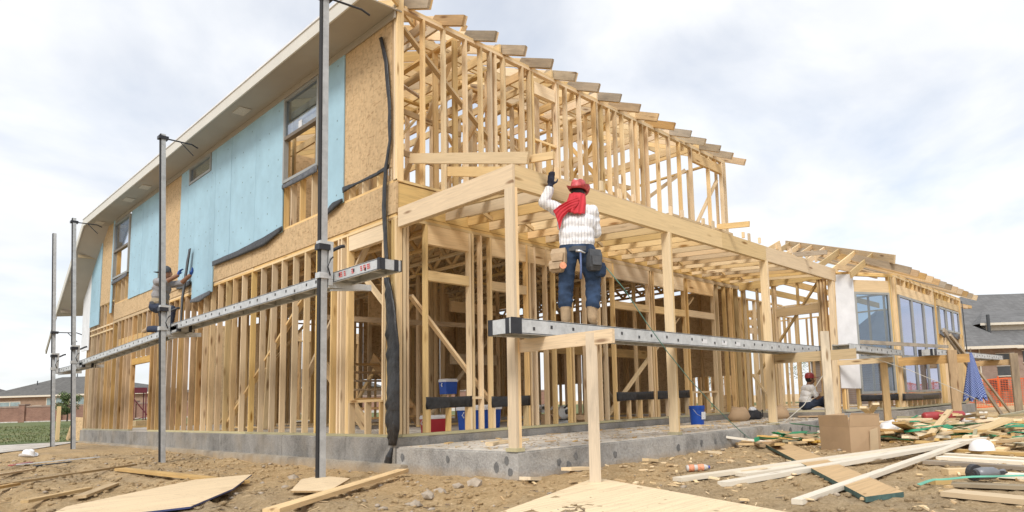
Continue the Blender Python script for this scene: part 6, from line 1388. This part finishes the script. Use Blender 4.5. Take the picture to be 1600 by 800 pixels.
sg += [((-.18, .08, .99), (-.20, .30, 1.02), .07, .058, 0), ((-.20, .30, 1.02), (-.16, .50, 1.16), .048, .04, 1)] + hand((-.16, .51, 1.17), (0, .5, 1), (1, 0, 0), 4, curl=.5)
sg += [((.18, .08, .99), (.20, .26, .98), .07, .058, 0), ((.20, .26, .98), (.16, .46, 1.10), .048, .04, 1)] + hand((.16, .47, 1.11), (0, .5, 1), (-1, 0, 0), 4, curl=.5)
hc = Vector((0, .11, 1.20)); hf = Vector((-.15, 1, .1)); sg += head(hc, hf, .098, 1, 5)
figure('body', sg, ['shirt_grey', 'skin', 'denim_dark', 'boot', 'glove_blue', 'hair', 'khaki'], P2, .011, 5); face_bits(P2, hc, hf)
mb = MB(); mb.lathe([(.105, -.03), (.108, .02), (.098, .07), (.06, .105), (0, .115)], (0, 0, 0), 18, .92, 1.05); mb.box(-.06, .06, -.19, -.09, -.02, -.008); o = mb.build('cap', 'leather_dark', P2, hc + Vector((0, -.01, .03)), smooth=True)
mb = MB(); mb.lathe([(.150, .55), (.153, .555), (.153, .60), (.15, .605)], seg=22, sx=1.26, sy=.86); mb.build('belt', 'leather_dark', P2)

# --- worker sitting in the wing doorway
P3 = empty('person', (10.25, -1.12, .0), 'worker in white shirt and red cap sitting on the floor', 'person'); P3.rotation_euler = (0, 0, rad(-128))
sg = [((-.07, 0, .14), (.07, 0, .14), .13, .13, 2, (1, 1, .95)), ((-.07, .0, .26), (.07, .0, .26), .118, .118, 0), ((-.07, .03, .38), (.07, .03, .38), .12, .12, 0, (1, .95, 1)), ((-.11, .07, .52), (.11, .07, .52), .098, .098, 0, (1, 1.05, .95)), ((0, .09, .56), (0, .12, .66), .058, .054, 1)]
sg += [((-.10, .02, .14), (-.2, .42, .18), .10, .075, 2), ((-.2, .42, .18), (.02, .55, .09), .07, .055, 2), ((.03, .56, .07), (.1, .62, .05), .046, .042, 3), ((.10, .02, .14), (.2, .40, .26), .10, .075, 2), ((.2, .40, .26), (.16, .66, .09), .07, .055, 2), ((.16, .68, .06), (.17, .80, .05), .046, .042, 3)]
for s_ in (-1, 1):
    sg += [((s_*.18, .08, .53), (s_*.20, .16, .36), .072, .062, 0), ((s_*.20, .16, .36), (s_*.205, .19, .31), .05, .046, 1), ((s_*.205, .19, .31), (s_*.13, .42, .36), .045, .036, 1)] + hand((s_*.125, .43, .36), (-s_*.2, 1, 0), (0, 0, 1), 1, curl=1.0)
hc = Vector((0, .14, .76)); hf = Vector((.1, 1, -.2)); sg += head(hc, hf, .098, 1, 5)
figure('body', sg, ['shirt_white', 'skin', 'denim_dark', 'boot', 'skin', 'hair'], P3, .012, 5); face_bits(P3, hc, hf)
mb = MB(); mb.lathe([(.107, -.02), (.11, .03), (.098, .08), (.06, .11), (0, .118)], (0, 0, 0), 18, .92, 1.05); mb.box(-.07, .07, .08, .2, -.012, .0); mb.build('cap', 'red_wrap', P3, hc + Vector((0, .0, .03)), smooth=True)
tag(beam('held_board', (10.15, -1.55, .38), (9.85, -2.0, .44), .04, .09, 'pine_pale'), 'pale board held in the hands of the sitting worker', 'board')

# ================================================================== neighbours
M['roof_grey'] = plain('roof_grey', (0.155, 0.155, 0.16), 0.9, 0, 0.16, 1.2, 0, 0.2)
def shingle(name, base):
    m, nt, b = newmat(name); tcx = N(nt, 'ShaderNodeTexCoord'); sp = N(nt, 'ShaderNodeSeparateXYZ'); nt.links.new(tcx.outputs['Object'], sp.inputs[0])
    ad = N(nt, 'ShaderNodeMath', operation='ADD'); nt.links.new(sp.outputs['X'], ad.inputs[0]); nt.links.new(sp.outputs['Y'], ad.inputs[1])
    cb = N(nt, 'ShaderNodeCombineXYZ'); nt.links.new(ad.outputs[0], cb.inputs[0]); nt.links.new(sp.outputs['Z'], cb.inputs[1])
    bt = N(nt, 'ShaderNodeTexBrick'); nt.links.new(cb.outputs[0], bt.inputs['Vector']); bt.inputs['Scale'].default_value = 1.0; bt.inputs['Brick Width'].default_value = .32; bt.inputs['Row Height'].default_value = .085; bt.inputs['Mortar Size'].default_value = .012
    bt.inputs['Color1'].default_value = (*mul(base, .75), 1); bt.inputs['Color2'].default_value = (*mul(base, 1.25), 1); bt.inputs['Mortar'].default_value = (*mul(base, .5), 1)
    g = noise_n(nt, tcx.outputs['Object'], .8, 5, .6); c = mixc(nt, .45, bt.outputs['Color'], ramp(nt, g, [(.3, mul(base, .8)), (.7, mul(base, 1.2))]))
    nt.links.new(c, b.inputs['Base Color']); b.inputs['Roughness'].default_value = .92; b.inputs['Specular IOR Level'].default_value = .2; return m
M['shingle'] = shingle('shingle', (0.17, 0.17, 0.172)); M['shingle_l'] = shingle('shingle_left', (0.14, 0.137, 0.132))
M['brick_tan'] = brick('brick_tan', (.24, .155, .105), (.31, .215, .155), (.30, .26, .21), 1.0); M['brick_pink'] = brick('brick_pink', (.25, .165, .13), (.36, .26, .21), (.34, .31, .28), 1.0); M['brick_red'] = brick('brick_red', (.21, .10, .07), (.32, .175, .125), (.34, .28, .24), 1.0)
M['trim'] = plain('trim', (.62, .58, .50), .7, 0, .05); M['win_dark'] = plain('win_dark', (.045, .05, .055), .15, 0, .2, 3, 0, .6); M['win_pale'] = plain('win_pale', (.22, .30, .32), .12, 0, .25, 2, 0, .7)
M['leaf'] = plain('leaf', (.10, .14, .05), .8, 0, .35, 3); M['bark'] = plain('bark', (.10, .075, .055), .95, 0, .3, 9)
UL = Vector((.667, -.745, 0)); NL = Vector((-.745, -.667, 0))      # along the neighbours' fronts; their outward normal
def frame_at(o, p, u=UL): o.location = p; o.rotation_euler = (0, 0, math.atan2(u.y, u.x))
def hip_house(name, p, L, Wd, he, hr, mats, label, wins, vents=(), u=UL, ridge=None, over=.45):
    """local x along the front, y to the back, z up from the ground"""
    o = empty(name, p, label, 'house'); frame_at(o, p, u)
    mb = MB(); mb.box(0, L, 0, Wd, -.6, he); mb.build('wall', mats[0], o)
    a = over; r0, r1 = ridge or (Wd/2, L - Wd/2)
    v = [(-a, -a, he), (L + a, -a, he), (L + a, Wd + a, he), (-a, Wd + a, he), (r0, Wd/2, hr), (r1, Wd/2, hr)]
    mb = MB(); mb.add(v, [(0, 1, 5, 4), (1, 2, 5), (2, 3, 4, 5), (3, 0, 4), (0, 3, 2, 1)]); rf = mb.build('roof', mats[1], o)
    mb = MB(); mb.box(-a - .02, L + a + .02, -a - .03, -a, he - .18, he + .03); mb.build('fascia', 'trim', o)
    mb = MB(); mb.box(-a - .03, -a, -a, Wd + a, he - .18, he + .03); mb.build('fascia', 'trim', o)
    for x, y, h_ in vents: mb = MB(); mb.tube([(x, y, he), (x, y, h_)], .06, 8); mb.build('vent_pipe', 'win_dark', rf)
    for x0, x1, z0, z1, mt, split in wins:
        mb = MB(); f = .07; mb.box(x0, x1, -.05, -.001, z0, z0 + f); mb.box(x0, x1, -.05, -.001, z1 - f, z1)
        for x in [x0, x1 - f] + ([(x0 + x1)/2 - f/2] if split else []): mb.box(x, x + f, -.049, -.001, z0 + f, z1 - f)
        q = mb.build('window', 'trim', o); mb = MB(); mb.box(x0 + f, x1 - f, -.02, -.0012, z0 + f, z1 - f); mb.build('window_pane', mt, q)
    return o
pL = Vector((8.29, 106.34, 0)) - UL*2.0
hip_house('neighbour_house', pL, 22, 11, 3.25, 5.85, ('brick_tan', 'shingle_l'), 'low brick house with a grey hip roof behind the brick wall on the left', [(2.0, 4.7, 1.35, 2.55, 'win_pale', True), (6.2, 7.4, 1.5, 2.0, 'trim', False), (8.0, 10.4, 1.5, 2.95, 'win_pale', True), (11.0, 13.0, 1.5, 2.95, 'win_pale', True), (13.6, 15.4, 1.5, 2.95, 'win_pale', True)], [(4.2, 3.0, 5.3), (7.6, 5.4, 6.25), (5.3, 1.5, 4.2)], ridge=(5.5, 9.0))
hip_house('neighbour_house', Vector((5.0, 124, 0)) - UL*12, 15, 11, 3.2, 6.3, ('brick_tan', 'shingle_l'), 'partly hidden brick house at the far left edge', [(3, 5, 1, 2.4, 'win_pale', True)], [(9.2, 4.5, 6.6)])
hip_house('neighbour_house', Vector((26, 84, .2)) , 18, 10, 3.0, 5.6, ('brick_tan', 'shingle_l'), 'far brick house seen through the openings of the left wall', [(3, 5, 1, 2.2, 'win_pale', True), (9, 11, 1, 2.2, 'win_pale', True)])
# long brick wall on the left
bw = empty('brick_wall', Vector((4.8, 75.55, 0)), 'long red brick boundary wall with piers behind the lawn', 'wall'); frame_at(bw, Vector((4.8, 75.55, 0)))
mb = MB(); mb.box(-30, 52, 0, .25, -.5, 1.40); mb.build('wall_body', 'brick_red', bw)
mb = MB(); mb.box(-30, 52, -.04, .29, 1.40, 1.55); mb.build('wall_coping', 'brick_pink', bw)
for k in range(-6, 13):
    x = 2.15 + 3.45*k; mb = MB(); mb.box(x - .28, x + .28, -.15, .4, -.5, 1.62); p_ = mb.build('pier', 'brick_red', bw)
    mb = MB(); mb.box(x - .33, x + .33, -.2, .45, 1.62, 1.72); mb.build('pier_cap', 'brick_pink', p_)
mb = MB(); mb.box(-30, 52, -.12, -.001, -.5, .10); mb.build('wall_footing', 'walk', bw)
# young tree in front of the left house
def tree(loc, h, rx, n, label, seed, name='young_tree', leaf='leaf', rz0=.35):
    rr = random.Random(seed); o = empty(name, loc, label, 'tree')
    mb = MB(); mb.tube([(0, 0, -.3), (.03, 0, h*.3), (-.02, .02, h*.6), (0, 0, h*.9)], [.07, .055, .04, .015], 7)
    for k in range(7):
        a = rr.uniform(0, 6.28); z = h*rr.uniform(.35, .75); mb.tube([(0, 0, z), (math.cos(a)*rx*.5, math.sin(a)*rx*.5, z + h*.15), (math.cos(a)*rx*.85, math.sin(a)*rx*.85, z + h*.22)], [.03, .02, .008], 5)
    mb.build('trunk', 'bark', o, smooth=True)
    mb = MB(); cl = [(rr.uniform(-.7, .7)*rx, rr.uniform(-.7, .7)*rx, h*(rz0 + .62*rr.random()), rr.uniform(.25, .5)*rx) for _ in range(16)]
    for i in range(n):
        c_ = rr.choice(cl); d_ = Vector((rr.gauss(0, 1), rr.gauss(0, 1), rr.gauss(0, 1))).normalized()*c_[3]*rr.random()**.4
        p_ = Vector(c_[:3]) + d_; u_ = Vector((rr.gauss(0, 1), rr.gauss(0, 1), rr.gauss(0, 1))).normalized(); w_ = u_.orthogonal().normalized(); s_ = rr.uniform(.05, .11)
        mb.add([p_ - u_*s_, p_ + w_*s_*.5, p_ + u_*s_, p_ - w_*s_*.5], [(0, 1, 2, 3)])
    mb.build('crown', leaf, o); return o
tp = Vector((8.1, 65.6, .0)); tp.z = gbase(tp.x, tp.y)
tree(tp, 2.5, .8, 2200, 'small loose green tree between the far scaffold poles', 5)
for i, (x, y, h, rx, lb) in enumerate(((22, 66, 5.5, 2.2, 'leafy tree seen through the frame near the far corner'), (58, 30, 5.0, 2.4, 'green tree far behind the wing windows'), (66, 22, 5.2, 2.6, 'dark green tree behind the wing frame'), (40, 50, 5.0, 2.4, 'green tree far behind the middle of the frame'))): tree(Vector((x, y, -.2)), h, rx, 2200, lb, 20 + i)
# the right-hand neighbour: brick house with cross hipped roof
UR = Vector((.655, -.755, 0)).normalized(); pR = Vector((42.28, 2.15, -.4)) - UR*5.5
hr_ = empty('neighbour_house', pR, 'pinkish brick house with a big grey shingle roof beyond the orange fence', 'house'); frame_at(hr_, pR, UR)
mb = MB(); mb.box(0, 26, .45, 14, -.5, 3.45); mb.build('wall', 'brick_pink', hr_)
mb = MB(); mb.add([(-.6, 0, 3.42), (26, 0, 3.42), (26, 14, 3.42), (-.6, 14, 3.42), (9.6, 7, 7.75), (20, 7, 7.75)], [(0, 1, 5, 4), (1, 2, 5), (2, 3, 4, 5), (3, 0, 4), (0, 3, 2, 1)]); rf = mb.build('roof', 'shingle', hr_)
mb = MB(); mb.add([(-1.2, -.6, 3.38), (8.6, -.6, 3.38), (5.6, 4.3, 6.55), (1.9, 4.3, 6.55), (-1.2, 9, 3.38)], [(0, 1, 2, 3), (0, 3, 4), (3, 2, 4), (1, 4, 2), (0, 4, 1)]); mb.build('roof', 'shingle', hr_)
mb = MB(); mb.box(8.0, 14.0, 1.9, 6.0, 3.6, 5.05); mb.build('dormer_wall', 'trim', hr_)
mb = MB(); mb.add([(7.4, 1.5, 5.05), (14.2, 1.5, 5.05), (14.2, 6.2, 5.05), (7.4, 6.2, 5.05), (10, 5.5, 6.6), (13, 5.5, 6.6)], [(0, 1, 5, 4), (1, 2, 5), (2, 3, 4, 5), (3, 0, 4), (0, 3, 2, 1)]); mb.build('roof', 'shingle', hr_)
mb = MB(); mb.box(7.38, 14.22, 1.47, 1.5, 4.92, 5.08); mb.build('fascia', 'trim', hr_)
mb = MB(); mb.box(-1.25, 8.7, -.64, -.6, 3.24, 3.42); mb.build('fascia', 'trim', hr_); mb = MB(); mb.box(8.7, 26, -.05, .0, 3.24, 3.42); mb.build('fascia', 'trim', hr_)
mb = MB(); mb.tube([(7.75, 1.2, 3.6), (7.75, 1.2, 5.6)], .11, 9); mb.build('vent_pipe', 'win_dark', rf)
for x0, x1, z0, z1 in ((7.6, 8.7, 2.45, 2.95), (7.6, 8.7, 1.55, 2.15), (9.3, 11.6, 2.35, 3.1), (12.4, 13.6, 1.6, 2.9)):
    mb = MB(); mb.box(x0 - .06, x1 + .06, .36, .449, z0 - .06, z0); mb.box(x0 - .06, x1 + .06, .40, .449, z1, z1 + .04); q = mb.build('window', 'trim', hr_); mb = MB(); mb.box(x0, x1, .42, .4485, z0, z1); mb.build('window_pane', 'win_dark', q)
mb = MB(); mb.tube([(6.5, .38, -.3), (6.5, .38, 3.3)], .05, 7); mb.build('downspout', 'trim', hr_)
for k in range(3): tag(bx('utility_box', 0, .5, 0, .35, 0, .75, 'dark_metal', None, .03), ['dark meter box left of the house window', 'dark meter box in the middle of the row', 'dark meter box right of the row'][k], 'meter box').location = pR + UR*(6.9 + .7*k) + Vector((-.6, -.3, .55))
# orange safety fence
M['orange_net'] = plain('orange_net', (0.62, 0.115, 0.03), 0.6, 0, 0.2, 5)
FE0 = Vector((29.0, 1.3, 0)); FU = UR
of = empty('safety_fence', FE0, 'orange plastic mesh safety fence across the right background', 'fence'); frame_at(of, FE0, FU)
zf = gbase(30, -1); rf_ = random.Random(3)
for k in range(9):
    x = 1.35 + 2.2*k; mb = MB(); mb.bar((x, .03, zf - .3), (x + rf_.uniform(-.05, .05), .03, zf + 1.45), .06, .05, (0, 1, 0)); mb.build('fence_post', 'orange_net', of)
mb = MB(); nxx = 150
def fz(x): return .05*math.sin(x*1.9) + .04*math.sin(x*.7 + 1)
for r_ in range(17):
    z = zf + .02 + 1.30*r_/16
    for k in range(nxx):
        x0 = -1.0 + .125*k*1.0; x1 = x0 + .125
        q = .012 if 0 < r_ < 16 else .03
        f_ = (z - zf)/1.3
        mb.add([(x0, 0, z + fz(x0)*f_ - q), (x1, 0, z + fz(x1)*f_ - q), (x1, 0, z + fz(x1)*f_ + q), (x0, 0, z + fz(x0)*f_ + q), (x0, .012, z + fz(x0)*f_ - q), (x1, .012, z + fz(x1)*f_ - q), (x1, .012, z + fz(x1)*f_ + q), (x0, .012, z + fz(x0)*f_ + q)], [(0, 1, 2, 3), (7, 6, 5, 4)])
for k in range(nxx): x0 = -1.0 + .125*k; mb.bar((x0, .014, zf), (x0, .014, zf + 1.32 + fz(x0)), .014, .008, (0, 1, 0))
tag(mb.build('fence_mesh', 'orange_net', of), kind='stuff')
# things seen through the opening of the left wall
rs = empty('steel_stand', (3.6, 26.2, gbase(3.6, 26.2)), 'dark red steel stand seen through the doorway of the left wall', 'stand')
M['maroon'] = plain('maroon', (.16, .03, .045), .6)
mb = MB(); mb.box(-.25, .25, -.2, .2, 1.75, 1.98); mb.build('stand_tray', 'maroon', rs)
for sx in (-.24, .24):
    for sy in (-.18, .18): mb = MB(); mb.bar((sx, sy, 0), (sx*.9, sy, 1.75), .035, .035); mb.build('leg', 'maroon', rs)
mb = MB(); mb.bar((-.24, -.2, 1.5), (.6, -.2, .35), .035, .035); mb.bar((-.22, -.2, .6), (.22, -.2, .7), .03, .03); mb.build('brace', 'maroon', rs)
tag(bx('plywood_stack', 2.6, 4.6, 22.6, 23.6, gbase(3, 23), gbase(3, 23) + .55, 'ply_y', None) if False else bx('plywood_stack', 2.2, 3.6, 20.8, 21.8, gbase(3, 21), gbase(3, 21) + .62, 'osb', None), 'low stack of plywood seen through the doorway of the left wall', 'plywood')
tag(beam('brown_panel', (3.2, 20.5, gbase(3, 20)), (3.2, 20.5, .75), .55, .04, 'maroon', None, (.75, .66, 0)), 'dark brown panel standing beside the plywood stack', 'panel')
tag(beam('leaning_plywood', (.35, 18.6, -.45), (.55, 18.7, .35), 1.5, .03, 'osb', None, (.8, .6, 0)), 'yellow plywood leaning at the far corner of the house', 'plywood')
tag(beam('site_stake', (-.35, 18.9, -.5), (-.35, 18.9, .75), .1, .05, 'pine_pale'), 'pale stake beside the leaning plywood', 'stake')
